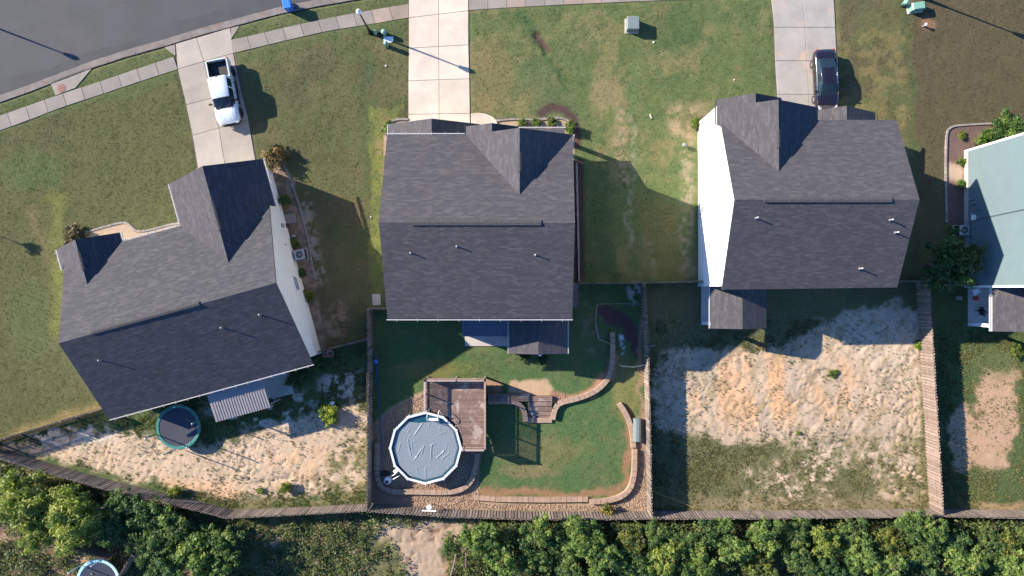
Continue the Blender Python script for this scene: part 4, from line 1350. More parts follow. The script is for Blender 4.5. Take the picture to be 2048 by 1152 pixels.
mb = MB(); mb.box(FLAT(1938, 648, 1.45), (0.26, 0.26, 2.85)); mb.build("column", MAT['trim'], h4)
mb = MB(); mb.prism([FLAT(s, d)[:2] for s, d in ((1935, 573), (2078, 573), (2078, 652), (1935, 652))], -0.1, 0.06, inset=0.012); mb.build("patio_slab", MAT['patio'], pt)
for d, z, sz in ((438, 1.2, (0.16, 0.42, 0.34)), (430, 1.0, (0.12, 0.26, 0.22)), (422, 1.5, (0.05, 0.05, 0.9)), (409, 1.2, (0.1, 0.12, 0.5)), (401, 0.9, (0.1, 0.1, 0.4)), (470, 1.0, (0.1, 0.14, 0.14))):
    mb = MB(); mb.box(FLAT(1926.8, d, z), sz); mb.build("meter_box" if sz[1] > 0.2 else "wall_fitting", MAT['trim'] if sz[1] > 0.3 else MAT['ac'], h4)
mb = MB(); mb.tube([FLAT(1927, 444, 1.3), FLAT(1926.5, 441, 3.0), FLAT(1927, 437, 6.9)], 0.018, 5); mb.build("service_cable", MAT['black_matte'], h4)
for d in (350, 500):
    pass

# ---------------------------------------------------------------- fences (shadow-box pickets)
def picket_mesh(w, h, t=0.02):
    mb = MB()
    pr = [(-w / 2, 0), (w / 2, 0), (w / 2, h - 0.035), (w / 2 - 0.035, h), (-w / 2 + 0.035, h), (-w / 2, h - 0.035)]
    A0 = [(x, -t / 2, z) for x, z in pr]; A1 = [(x, t / 2, z) for x, z in pr]
    mb.add(A0 + A1, [(0, 1, 2, 3, 4, 5), (11, 10, 9, 8, 7, 6)] + [(i, i + 6, (i + 1) % 6 + 6, (i + 1) % 6) for i in range(6)])
    return mb
PK = {}
for nm in ('fence', 'fence_red'):
    PK[nm] = [picket_mesh(0.165, 1.80 + dh).data("picket", MAT[nm]) for dh in (0.0, 0.02, -0.02)]
    PK[nm + '_post'] = MB().box((0, 0, 0.9), (0.09, 0.09, 1.80)).data("post", MAT[nm])

def fence(pts, label, mat='fence', h=1.0, group=None, spacing=0.122):
    path = [G(*p) for p in pts]
    t = thing("fence", label, "fence", path[0], 0, group)
    pos = 0
    for a, b in zip(path, path[1:]):
        L = (b - a).length
        d = (b - a) / L
        nn = Vector((-d.y, d.x, 0))
        ang = math.atan2(d.y, d.x)
        n = max(1, round(L / spacing))
        for i in range(n):
            pos += 1
            p = a.lerp(b, (i + 0.5) / n) + nn * (0.045 if pos % 2 else -0.045) - path[0]
            near = False
            if near:
                p = a.lerp(b, (i + 0.5) / n) + nn * (-0.042 if path[0].y < 0 or True else 0.042) * (1 if pos % 2 else 1.35) - path[0]
            link_copy("picket", rnd.choice(PK[mat]), t, p, (rnd.gauss(0, 0.008), rnd.gauss(0, 0.005), ang + rnd.gauss(0, 0.025)), (1, 1, h * rnd.uniform(0.985, 1.01)))
        np_ = max(1, round(L / 2.44))
        for i in range(np_ + 1):
            link_copy("post", PK[mat + '_post'], t, a.lerp(b, i / np_) - path[0], (0, 0, ang), (1, 1, h * 0.97))
        for z in (0.35, 0.95, 1.55):
            mb = MB(); mb.bar(a + Vector((0, 0, z * h)), b + Vector((0, 0, z * h)), 0.036, 0.088)
            mb.build("rail", MAT[mat], t)
    return t

fence([(-50, 884), (34, 907), (98, 927), (227, 963), (410, 1006), (469, 1021), (600, 1015), (735, 1008)], "long dark picket fence bending behind the trampoline lot", 'fence')
fence([(739, 1008), (900, 1019), (1060, 1024), (1296, 1023)], "picket fence behind the pool and its gravel bed", 'fence')
fence([(1300, 1023), (1560, 1022), (1858, 1018)], "picket fence along the bottom of the bare eroded lot", 'fence')
fence([(1862, 1018), (2140, 1024)], "picket fence at the bottom of the rightmost back lot", 'fence')
fence([(744, 618), (745, 700), (743, 1004)], "picket fence between the trampoline lot and the pool lot", 'fence')
fence([(1281, 567), (1288, 696), (1295, 1019)], "picket fence between the pool lot and the bare eroded lot", 'fence')
fence([(1832, 566), (1840, 700), (1850, 860), (1859, 1014)], "reddish picket fence right of the bare eroded lot", 'fence_red')
fence([(-60, 900), (90, 852), (207, 817)], "picket fence running from the left edge to the corner of the angled house", 'fence')
fence([(648, 700), (742, 676)], "short picket fence joining the angled house to the side fence", 'fence')
fence([(746, 616), (800, 616)], "short picket fence behind the concrete pad", 'fence')
fence([(1136, 567), (1280, 566), (1394, 563)], "picket fence joining the two middle houses", 'fence')
fence([(1704, 563), (1830, 563)], "picket fence right of the black sedan's house", 'fence')
fence([(1836, 568), (1926, 571)], "short picket fence under the dark tree beside the blue house", 'fence')
fence([(140, 1068), (180, 1086), (236, 1104)], "low dark fence under the willowy shrubs at lower left", 'fence', 0.9)
fence([(258, 1140), (285, 1095), (330, 1112)], "dark fence corner beside the half hidden lower trampoline", 'fence', 0.9)

# ---------------------------------------------------------------- retaining walls and steps
BLK = []
for L_ in (0.44, 0.42):
    mb = MB(); mb.prism([(-L_ / 2, -0.2), (L_ / 2, -0.2), (L_ / 2, 0.2), (-L_ / 2, 0.2)], -0.1, 0.34, inset=0.012)
    BLK.append(mb.data("block", MAT['block']))
SBLK = MB().prism([(-0.16, -0.075), (0.16, -0.075), (0.16, 0.075), (-0.16, 0.075)], -0.05, 0.11, inset=0.01).data("edging_stone", MAT['kerbstone'])

def block_wall(name, label, cat, pts, it=3, h=1.0, mesh=None, step=0.45, pname="block", width=1.0):
    path = resample(smooth_path([G(*p) for p in pts], it), step)
    t = thing(name, label, cat, path[0])
    for a, b in zip(path, path[1:]):
        d = b - a
        me = mesh if mesh else rnd.choice(BLK)
        link_copy(pname, me, t, (a + b) / 2 - path[0], (0, 0, math.atan2(d.y, d.x) + rnd.gauss(0, 0.015)), (d.length / (0.45 if not mesh else 0.33), width, h * rnd.uniform(0.97, 1.03)))
    return t

block_wall("retaining_wall", "tan block wall curving in a U round the bottom of the pool", "retaining wall",
           [(757, 884), (755, 930), (757, 966), (778, 982), (820, 981), (870, 983), (912, 982), (940, 968), (951, 940), (956, 905)])
block_wall("retaining_wall", "straight tan block wall along the bottom of the square lawn", "retaining wall", [(948, 993), (1000, 997), (1090, 998), (1176, 997)], 0, 0.8)
block_wall("retaining_wall", "tan block wall rounding the bottom right corner of the square lawn", "retaining wall", [(1178, 1001), (1215, 1000), (1246, 990), (1262, 972), (1268, 940), (1268, 896)], 3, 1.1)
block_wall("retaining_wall", "short curved tan block wall left of the grey storage box", "retaining wall", [(1237, 806), (1250, 824), (1260, 848), (1264, 866), (1266, 894)], 2, 0.9)
block_wall("retaining_wall", "long curving tan block wall from the wire pen down to the steps", "retaining wall",
           [(1224, 664), (1225, 700), (1224, 730), (1214, 762), (1186, 785), (1150, 798), (1122, 803), (1110, 812), (1105, 838)], 3, 0.95)
block_wall("retaining_wall", "short tan block wall curving from the deck to the steps", "retaining wall", [(976, 803), (1010, 801), (1036, 804), (1050, 820), (1051, 842)], 3, 0.95)
block_wall("retaining_wall", "low block row closing the foot of the steps", "retaining wall", [(1054, 840), (1104, 840)], 0, 0.45)
block_wall("flower_bed_edging", "grey stone edging of the bed in front of the two-storey house's porch", "bed edging", [(992, 242), (1030, 238), (1074, 241), (1116, 235), (1134, 240), (1146, 250)], 3, 1, SBLK, 0.33, "edging_stone")
block_wall("flower_bed_edging", "short stone edging left of the centre driveway", "bed edging", [(778, 247), (790, 239), (817, 239)], 2, 1, SBLK, 0.33, "edging_stone")
block_wall("flower_bed_edging", "pale stone edging round the mulch bed of the blue house", "bed edging", [(1892, 446), (1890, 350), (1891, 270), (1897, 254), (1925, 250), (2060, 244)], 2, 1, SBLK, 0.33, "edging_stone")
block_wall("flower_bed_edging", "thin stone edging of the bed in front of the angled house", "bed edging", [(168, 466), (215, 452), (250, 443), (263, 452), (272, 463), (295, 462), (335, 450), (362, 446)], 2, 0.6, SBLK, 0.33, "edging_stone")
block_wall("flower_bed_edging", "thin edging of the long bed beside the pale side wall", "bed edging", [(568, 330), (582, 360), (602, 420), (618, 480), (624, 530), (632, 560)], 2, 0.6, SBLK, 0.33, "edging_stone")

block_wall("flower_bed_edging", "straight edging along the dark bed right of the centre house", "bed edging", [(1153, 326), (1156, 450), (1158, 563)], 0, 1, SBLK, 0.33, "edging_stone")
st = thing("garden_steps", "brown timber steps going down to the square lawn between curved walls", "steps", G(1078, 822))
for k in range(4):
    mb = MB()
    mb.prism([G(1056 + 0, 803 + k * 9.4)[:2], G(1104, 803 + k * 9.4)[:2], G(1103, 811.6 + k * 9.4)[:2], G(1056, 811.6 + k * 9.4)[:2]], -0.1, 0.30 - k * 0.075, inset=0.012)
    mb.build("tread", MAT['deck'], st)
mb = MB()
# landing between deck and steps
ld = thing("wooden_landing", "brown timber landing between the pool deck and the garden steps", "landing", G(1020, 795))
for k in range(4):
    mb = MB(); x0_ = 978 + k * 2; y0_ = 787 + k * 3.7
    mb.prism([G(976, y0_)[:2], G(1104 if k else 1060, y0_)[:2], G(1104 if k else 1060, y0_ + 3.3)[:2], G(976, y0_ + 3.3)[:2]], -0.05, 0.335, inset=0.008)
    mb.build("board", MAT['deck'], ld)

# ---------------------------------------------------------------- deck
DZ = 1.28
PC = (855.0, 888.5); PR = 71.3
dk = thing("pool_deck", "raised brown board deck with slatted railings against the pool", "deck", G(914, 820))
y = 752.0
DX0, DX1, DY1 = 855.0, 973.0, 888.0
while y < DY1 - 3:
    xs = DX0
    dy = min(abs(y - PC[1]), abs(y + 3.4 - PC[1]))
    if dy < PR + 1:
        xs = max(xs, PC[0] + math.sqrt(max(0, (PR + 1.5) ** 2 - dy * dy)) + 1)
    mb = MB()
    a, b = G(xs, y), G(DX1, y + 3.25)
    zz = rnd.uniform(-0.003, 0.003)
    mb.prism([(a.x, a.y), (b.x, a.y), (b.x, b.y), (a.x, b.y)], DZ - 0.035, DZ + zz, inset=0.004)
    mb.build("board", MAT['deck'], dk)
    y += 3.5
mb = MB()
for p, q in (((856, 753), (972, 753)), ((972, 753), (972, 887)), ((856, 753), (856, 815)), ((926, 887), (972, 887)), ((914, 754), (914, 850))):
    mb.bar(G(*p, DZ - 0.14), G(*q, DZ - 0.14), 0.05, 0.2)
mb.build("frame", MAT['rail_wood'], dk)
for p in ((857, 754), (914, 754), (971, 754), (857, 812), (971, 820), (971, 886), (930, 886), (914, 812)):
    mb = MB(); mb.box(G(*p, DZ / 2 - 0.1), (0.14, 0.14, DZ - 0.1)); mb.build("support_post", MAT['rail_wood'], dk)
RH = 1.02
def railing(parent, p, q, posts, zb=DZ, bal=0.115, h=RH):
    a, b = G(*p, zb), G(*q, zb)
    L = (b - a).length
    d = (b - a) / L
    ang = math.atan2(d.y, d.x)
    rl = MB()
    rl.bar(a + Vector((0, 0, h)), b + Vector((0, 0, h)), 0.14, 0.036)
    rl.bar(a + Vector((0, 0, h - 0.07)), b + Vector((0, 0, h - 0.07)), 0.04, 0.09)
    rl.bar(a + Vector((0, 0, 0.09)), b + Vector((0, 0, 0.09)), 0.04, 0.09)
    r = rl.build("railing", MAT['rail_wood'], parent)
    n = int(L / bal)
    m = MB().box((0, 0, h / 2), (0.062, 0.03, h - 0.12)).data("baluster", MAT['rail_wood'])
    loc0 = base_matrix(r).inverted()
    for i in range(n):
        c = a.lerp(b, (i + 0.5) / n)
        link_copy("baluster", m, r, loc0 @ c, (0, 0, ang))
    for i in range(posts + 1):
        c = a.lerp(b, i / posts)
        pm = MB(); pm.box(c + Vector((0, 0, h / 2 + 0.02)), (0.1, 0.1, h + 0.1), ang); pm.box(c + Vector((0, 0, h + 0.08)), (0.13, 0.13, 0.03), ang)
        pm.build("post", MAT['rail_wood'], parent)
railing(dk, (856.5, 753.5), (972, 753.5), 2)
railing(dk, (972, 753.5), (972, 887), 4)
railing(dk, (856.5, 753.5), (856.5, 812), 2)
railing(dk, (929, 887), (972, 887), 1)

# ---------------------------------------------------------------- pool
pl = thing("swimming_pool", "round above-ground pool with white rim and wrinkled grey-blue cover", "pool", G(*PC))
RP = PR / S
c0 = G(*PC)
def ngon(r, z, n=12, off=0.0):
    return [Vector((c0.x + r * math.cos(math.radians(off + 360 / n * k)), c0.y + r * math.sin(math.radians(off + 360 / n * k)), z)) for k in range(n)]
mb = MB()
o_, i_ = ngon(RP - 0.12, 0), ngon(RP - 0.12, 1.27)
ii, ib = ngon(RP - 0.15, 1.27), ngon(RP - 0.15, 0.05)
for k in range(12):
    j = (k + 1) % 12
    mb.face([o_[k], o_[j], i_[j], i_[k]])
    mb.face([ii[j], ii[k], ib[k], ib[j]])
    mb.face([i_[k], i_[j], ii[j], ii[k]])
mb.build("pool_wall", MAT['pool_wall'], pl)
ro, ri = ngon(RP, 0), ngon(RP - 0.18, 0)
for k in range(12):
    j = (k + 1) % 12
    mb = MB()
    a0, a1, b0, b1 = ro[k], ro[j], ri[k], ri[j]
    e = (a1 - a0).normalized() * 0.04
    mb.prism([(a0 + e)[:2], (a1 - e)[:2], (b1 - e)[:2], (b0 + e)[:2]], 1.27, 1.325, inset=0.02)
    mb.build("top_rail", MAT['pool_rail'], pl)
    mb = MB(); dirv = (ro[k] - c0); dirv.z = 0; ang = math.atan2(dirv.y, dirv.x)
    mb.box((ro[k] + ri[k]) / 2 + Vector((0, 0, 1.30)) - Vector((0, 0, (ro[k].z + ri[k].z) / 2)), (0.22, 0.13, 0.075), ang); mb.build("rail_cap", MAT['pool_rail'], pl)
    mb = MB(); mb.box(Vector((ro[k].x, ro[k].y, 0.63)) - dirv.normalized() * 0.07, (0.06, 0.14, 1.26), ang); mb.build("upright", MAT['pool_rail'], pl)
mb = MB(); mb.add(ngon(RP - 0.15, 1.12), [tuple(range(12))]); mb.build("water", MAT['water'], pl)
# the cover: a fine sheet with folds
nq = 220
rr_ = RP - 0.17
ax = np.linspace(-rr_, rr_, nq)
CX, CY = np.meshgrid(ax, ax)
zc = 1.165 + 0.006 * fbm(CX * 10 + 50, CY * 10 + 50, 3, 7, 3)
foldr = random.Random(5)
folds = [((-0.3, 1.9), (-0.9, 1.0), 0.05), ((0.25, 1.6), (0.3, 2.0), 0.035), ((-1.2, 1.7), (-1.45, 1.2), 0.03), ((-1.4, 0.6), (-1.2, -0.6), 0.05), ((-1.6, 0.5), (-1.25, -0.1), 0.035),
         ((-0.3, -0.1), (-0.9, -0.95), 0.05), ((-0.1, 0.2), (-0.3, -0.5), 0.045), ((0.5, 0.2), (0.45, -0.85), 0.06), ((0.45, 0.2), (0.75, 0.35), 0.045), ((1.5, -0.2), (0.9, -0.85), 0.055),
         ((1.9, -0.45), (1.3, -0.85), 0.05), ((0.0, -1.6), (0.0, -2.4), 0.04), ((-0.7, -1.6), (-0.6, -2.1), 0.03), ((1.7, 0.3), (1.6, -0.2), 0.03), ((-2.0, 0.3), (-2.2, -0.3), 0.03), ((1.2, 1.1), (1.6, 1.3), 0.03), ((-1.1, 0.5), (-1.05, -0.4), 0.035)]
for _ in range(60):
    x_, y_ = foldr.uniform(-2.2, 2.2), foldr.uniform(-2.2, 2.2); a_ = foldr.uniform(0, math.pi); l_ = foldr.uniform(0.15, 0.5)
    folds.append(((x_, y_), (x_ + math.cos(a_) * l_, y_ + math.sin(a_) * l_), foldr.uniform(0.008, 0.02)))
wxx = CX + 0.08 * (fbm(CX * 10 + 90, CY * 10 + 9, 6, 3, 2) - 0.5); wyy = CY + 0.08 * (fbm(CX * 10 + 9, CY * 10 + 70, 6, 4, 2) - 0.5)
for a_, b_, h_ in folds:
    dd = seg_dist(wxx, wyy, a_, b_)
    zc = zc + h_ * 0.65 * np.exp(-(dd / 0.04) ** 2)
zc = zc + 0.012 * np.exp(-((wyy + 1.0) / 0.02) ** 2)
th_ = np.arctan2(CY, CX)
rad_lim = (RP - 0.16) * math.cos(math.pi / 12) / np.cos((th_ % (math.pi / 6)) - math.pi / 12)
inside = (np.hypot(CX, CY) < rad_lim + 0.02) & (CY < 2.05 + 0.04 * np.sin(CX * 3))
zc = zc - 0.10 * sstep(rad_lim - 0.25, rad_lim, np.hypot(CX, CY))
idx2 = np.arange(nq * nq).reshape(nq, nq)
ok = inside[:-1, :-1] & inside[1:, :-1] & inside[:-1, 1:] & inside[1:, 1:]
F2 = np.stack([idx2[:-1, :-1], idx2[:-1, 1:], idx2[1:, 1:], idx2[1:, :-1]], -1)[ok]
used, inv_ = np.unique(F2, return_inverse=True)
V2 = np.stack([CX, CY, zc], -1).reshape(-1, 3)[used]
link("pool_cover", fast_mesh("pool_cover", V2, inv_.reshape(-1, 4), MAT['cover'], None, True), pl)
# ladder over the rim
ldr = thing("pool_ladder", "white A-frame ladder over the top edge of the pool", "ladder", G(866, 828))
for x_ in (862.5, 883.5):
    mb = MB(); mb.tube([G(x_, 812, DZ), G(x_, 813, 1.9), G(x_ - 1, 818, 2.15), G(x_ - 2, 826, 2.15), G(x_ - 2, 832, 1.9), G(x_ - 2, 834, 0.9)], 0.032, 8); mb.build("side_rail", MAT['white_plastic'], ldr, True)
for k in range(3):
    mb = MB(); mb.box(G(871, 832, 1.6 - k * 0.3), (0.72, 0.16, 0.04)); mb.build("tread", MAT['white_plastic'], ldr)

# pump, filter, hose
pf = thing("pool_filter", "grey-white round filter tank with pipes at the lower left of the pool", "pool filter", G(778, 957))
mb = MB(); mb.lathe(G(778, 957), [(0.27, 0.05), (0.3, 0.15), (0.3, 0.6), (0.26, 0.74), (0.12, 0.82), (0.10, 0.92)], 20); mb.build("tank", MAT['white_plastic'], pf, True)
mb = MB(); mb.lathe(G(778, 957), [(0.13, 0.92), (0.13, 1.0), (0.05, 1.03)], 10); mb.build("valve", MAT['black_matte'], pf)
for a_, b_ in (((782, 950), (800, 938)), ((786, 955), (803, 945))):
    mb = MB(); mb.tube([G(*a_, 0.75), G(*b_, 0.95)], 0.035, 8); mb.build("pipe", MAT['white_plastic'], pf, True)
mb = MB(); mb.box(G(796, 935, 1.02), (0.34, 0.24, 0.3), 0.6); mb.build("skimmer", MAT['white_plastic'], pf)
pm = thing("pool_pump", "small black pool pump beside the filter tank", "pump", G(770, 946))
mb = MB(); mb.tube([G(764, 944, 0.22), G(775, 946, 0.22)], [0.13, 0.13], 12); mb.lathe(G(777, 946), [(0.13, 0.05), (0.13, 0.4), (0.1, 0.45)], 12); mb.build("pump_body", MAT['black_matte'], pm)
mb = MB(); mb.box(G(770, 946, 0.04), (0.7, 0.4, 0.06)); mb.build("base", MAT['black_matte'], pm)
mb = MB(); mb.tube(smooth_path([G(752, 700, 0.03), G(753, 735, 0.03), G(758, 790, 0.03), G(761, 840, 0.03), G(763, 890, 0.03), G(768, 935, 0.03), G(766, 943, 0.12)], 2), 0.028, 6)
tag(mb.build("hose", MAT['hose'], origin=G(758, 820)), "blue hose lying along the fence down to the pool pump", "hose")
tarp = MB(); tarp.lathe(G(753, 722), [(0.16, 0), (0.2, 0.25), (0.14, 0.5), (0.05, 0.55)], 8)
tag(tarp.build("bucket", MAT['bin_blue'], origin=G(753, 722)), "small blue object in the shade of the fence above the pool", "bucket")

# grey deck box
sb = thing("storage_box", "grey storage box with rounded lid beside the right fence of the pool lot", "storage box", G(1272, 857))
mb = MB(); mb.box(G(1272, 857, 0.28), (0.56, 1.8, 0.55)); mb.build("box_body", MAT['box_green'], sb)
mb = MB()
prof = [(-0.31, 0.55), (-0.27, 0.64), (-0.12, 0.70), (0.12, 0.70), (0.27, 0.64), (0.31, 0.55)]
for d_, e_ in zip(prof, prof[1:]):
    mb.face([G(1272, 857) + Vector((d_[0], -0.93, d_[1])), G(1272, 857) + Vector((e_[0], -0.93, e_[1])), G(1272, 857) + Vector((e_[0], 0.93, e_[1])), G(1272, 857) + Vector((d_[0], 0.93, d_[1]))])
for s_ in (-0.93, 0.93):
    mb.face([G(1272, 857) + Vector((d_[0], s_, d_[1])) for d_ in prof])
mb.build("lid", MAT['box_green'], sb)

# wire pen
wp = thing("wire_pen", "low wire pen with thin posts round the dark planting arc", "wire pen", G(1235, 665))
pen = [(1280, 608), (1235, 607), (1192, 608), (1189, 640), (1195, 676), (1220, 688)]
pen2 = [(1226, 720), (1240, 730), (1262, 732), (1284, 728)]
for run in (pen, pen2):
    for p in run:
        mb = MB(); mb.tube([G(*p, 0), G(*p, 0.95)], 0.022, 6); mb.build("post", MAT['wire'], wp)
    mb = MB()
    for z_ in (0.15, 0.35, 0.55, 0.75, 0.92):
        for a_, b_ in zip(run, run[1:]):
            mb.tube([G(*a_, z_), G(*b_, z_)], 0.009, 4)
    o = mb.build("wire", MAT['wire'], wp); o['kind'] = 'stuff'
# feeder above the pool lot's back fence
fd = thing("bird_bath", "white round dish on a stand behind the pool by the back fence", "bird bath", G(862, 1006))
mb = MB(); mb.tube([G(862, 1006, 0), G(862, 1006, 1.0)], 0.03, 8); mb.build("stand", MAT['white_plastic'], fd)
mb = MB(); mb.lathe(G(862, 1006), [(0.05, 1.0), (0.2, 1.06), (0.22, 1.1), (0.14, 1.09)], 16); mb.build("dish", MAT['white_plastic'], fd, True)
mb = MB(); mb.bar(G(848, 1011, 1.25), G(876, 1012, 1.25), 0.09, 0.05)
tag(mb.build("curtain_rod", MAT['white_plastic'], origin=G(862, 1011, 1.25)), "white rod fixed across the fence pickets below the pool", "rod")

# ---------------------------------------------------------------- trampolines
def trampoline(label, c, r, pad, z=0.9, poles=6, rot=0.3, mat_tilt=0):
    t = thing("trampoline", label, "trampoline", c, rot)
    n = 40
    mb = MB()
    for k in range(n):
        a0, a1 = 2 * math.pi * k / n, 2 * math.pi * (k + 1) / n
        P = []
        for a_ in (a0, a1):
            for rr, zz in ((r - 0.26, z + 0.0), (r - 0.22, z + 0.04), (r - 0.03, z + 0.045), (r, z - 0.03)):
                P.append(Vector((rr * math.cos(a_), rr * math.sin(a_), zz)))
        for i in range(3):
            mb.face([P[i], P[i + 1], P[i + 5], P[i + 4]])
    mb.build("safety_pad", pad, t, True, local=True)
    mb = MB()
    ring = [(0.0, -0.02), ((r - 0.25) * 0.5, -0.012), (r - 0.25, 0.0)]
    vs = [Vector((0, 0, z - 0.03))]
    for k in range(n):
        a0 = 2 * math.pi * k / n
        vs.append(Vector(((r - 0.24) * math.cos(a0), (r - 0.24) * math.sin(a0), z + 0.002)))
    mb.add(vs, [(0, 1 + k, 1 + (k + 1) % n) for k in range(n)])
    mb.build("jumping_mat", MAT['mat_black'], t, local=True)
    mb = MB()
    mb.tube([Vector((r * 0.97 * math.cos(2 * math.pi * k / 24), r * 0.97 * math.sin(2 * math.pi * k / 24), z - 0.05)) for k in range(25)], 0.03, 6)
    mb.build("ring_frame", MAT['chrome'], t, local=True)
    for k in range(3):
        a_ = 2 * math.pi * (k + 0.5) / 3
        for da in (-0.28, 0.28):
            pass
        mb = MB()
        p0 = Vector((r * 0.95 * math.cos(a_ - 0.4), r * 0.95 * math.sin(a_ - 0.4), z - 0.05)); p1 = Vector((r * 0.95 * math.cos(a_ + 0.4), r * 0.95 * math.sin(a_ + 0.4), z - 0.05))
        q0, q1 = p0.copy(), p1.copy(); q0.z = q1.z = 0.03
        mb.tube([p0, q0, q1, p1], 0.025, 6); mb.build("leg", MAT['chrome'], t, local=True)
    tops = []
    for k in range(poles):
        a_ = 2 * math.pi * k / poles
        ro_ = r + 0.12
        b_ = Vector((ro_ * math.cos(a_), ro_ * math.sin(a_), 0.35)); m_ = Vector((ro_ * math.cos(a_), ro_ * math.sin(a_), 2.45)); 
        mb = MB(); mb.tube([b_, m_], 0.042, 8); po = mb.build("net_pole", pad, t, True, local=True)
        mb = MB(); mb.lathe(m_, [(0.05, -0.02), (0.055, 0.04), (0.02, 0.08)], 8); mb.build("pole_cap", MAT['white_plastic'], po, True, local=True)
        tops.append(m_)
    mb = MB()
    for a_, b_ in zip(tops, tops[1:] + tops[:1]):
        mid = (a_ + b_) / 2; mid.z -= 0.1
        mb.tube([a_, mid, b_], 0.012, 4)
    mb.build("net_cord", MAT['black_matte'], t, local=True)
    return t
trampoline("round trampoline with teal pad and black mat behind the angled house", G(367.8, 849.5), 1.80, MAT['teal'])
trampoline("trampoline with pale blue pad half cut off at the bottom left edge", G(210, 1152), 1.75, MAT['sky_vinyl'])

# ---------------------------------------------------------------- street things
def lamp(label, base, lean=0.0):
    t = thing("street_lamp", label, "street lamp", base)
    mb = MB(); mb.lathe((0, 0, 0), [(0.2, 0), (0.2, 0.1), (0.14, 0.2), (0.11, 0.9), (0.085, 1.0)], 14); mb.build("lamp_base", MAT['black'], t, True, local=True)
    mb = MB(); mb.tube([(0, 0, 0.95), (0, 0, 2.5), (0, 0, 3.85)], [0.075, 0.065, 0.05], 12); mb.build("pole", MAT['black'], t, True, local=True)
    mb = MB(); mb.lathe((0, 0, 3.83), [(0.06, 0), (0.13, 0.06), (0.15, 0.15), (0.12, 0.18)], 14); mb.build("fitter", MAT['black'], t, True, local=True)
    mb = MB(); mb.lathe((0, 0, 4.0), [(0.10, 0), (0.17, 0.08), (0.205, 0.22), (0.19, 0.36), (0.12, 0.46), (0.04, 0.50), (0.02, 0.56)], 18); mb.build("lamp_globe", MAT['globe'], t, True, local=True)
    return t
lamp("black street lamp with white globe beside the sidewalk between the driveways", G(741, 66))
lamp("black street lamp whose long shadow crosses the road at upper left", G(-58, 36))
lamp("black street lamp beyond the top right corner beside the green utility boxes", G(1848, -2))

def pedestal(label, base, r, h, mat='ped_green', group=None):
    t = thing("utility_pedestal", label, "utility pedestal", base, 0, group)
    mb = MB(); mb.lathe((0, 0, 0), [(r, 0), (r, h * 0.55), (r * 1.08, h * 0.56), (r * 1.08, h * 0.85), (r * 0.8, h * 0.97), (r * 0.3, h)], 16); mb.build("housing", MAT[mat], t, True, local=True)
    mb = MB(); mb.lathe((0, 0, 0), [(r * 1.25, -0.02), (r * 1.25, 0.05)], 16); mb.build("collar", MAT['black_matte'], t, local=True)
    mb = MB(); mb.box((r * 0.99, 0, h * 0.7), (0.04, 0.08, 0.1)); mb.build("latch", MAT['black_matte'], t, local=True)
    return t
pedestal("small pale green utility pedestal nearest the lamp post", G(753, 69), 0.15, 0.7)
pedestal("larger pale green utility pedestal beside the two small black meters", G(770, 69), 0.19, 0.75)
pedestal("whitish green utility pedestal below the white panel near the lamp", G(775, 93), 0.17, 0.95)
pedestal("pale green utility pedestal left of the green box at the top right", G(1805, 10), 0.19, 0.7)
vb = thing("meter_pair", "pair of small black meters between the green pedestals", "meter", G(761, 69))
for dx in (-0.1, 0.1):
    mb = MB(); mb.box((dx, 0, 0.14), (0.14, 0.3, 0.28)); mb.box((dx, 0, 0.29), (0.1, 0.2, 0.02), 0, 0); mb.build("meter", MAT['black_matte'], vb, local=True)
hh = thing("utility_handhole", "flat pale blue-white utility cover on the grass beside the lamp", "utility cover", G(778, 81))
mb = MB(); mb.prism([G(767, 74)[:2], G(787, 74)[:2], G(786, 85)[:2], G(769, 87)[:2]], 0, 0.07, inset=0.012); mb.build("cover", MAT['white_plastic'], hh)
mb = MB(); mb.lathe(G(777, 80, 0.068), [(0.05, 0), (0.05, 0.012)], 10); mb.build("bolt", MAT['chrome'], hh)

def utility_box(label, c, sx, sy, h, mat, rz=0.0, bev=0.06):
    t = thing("transformer_box", label, "transformer", c, rz)
    mb = MB(); mb.prism([(-sx / 2 - 0.1, -sy / 2 - 0.1), (sx / 2 + 0.1, -sy / 2 - 0.1), (sx / 2 + 0.1, sy / 2 + 0.1), (-sx / 2 - 0.1, sy / 2 + 0.1)], -0.1, 0.08, inset=0.01); mb.build("pad", MAT['patio'], t, local=True)
    mb = MB(); mb.prism([(-sx / 2, -sy / 2), (sx / 2, -sy / 2), (sx / 2, sy / 2), (-sx / 2, sy / 2)], 0.08, h - 0.08); mb.build("cabinet", MAT[mat], t, local=True)
    mb = MB(); mb.prism([(-sx / 2 - 0.03, -sy / 2 - 0.03), (sx / 2 + 0.03, -sy / 2 - 0.03), (sx / 2 + 0.03, sy / 2 + 0.03), (-sx / 2 - 0.03, sy / 2 + 0.03)], h - 0.08, h, inset=bev); mb.build("lid", MAT[mat], t, local=True)
    mb = MB(); mb.box((0, -sy / 2 - 0.03, h * 0.5), (0.05, 0.05, 0.14)); mb.build("handle", MAT['chrome'], t, local=True)
    return t
utility_box("square grey-green transformer box on the lawn between the two right driveways", G(1263, 53), 0.92, 1.0, 0.85, 'box_green')
utility_box("long pale green utility box at the top right corner", G(1828, 18), 1.05, 0.55, 0.7, 'ped_green', 0.15, 0.12)

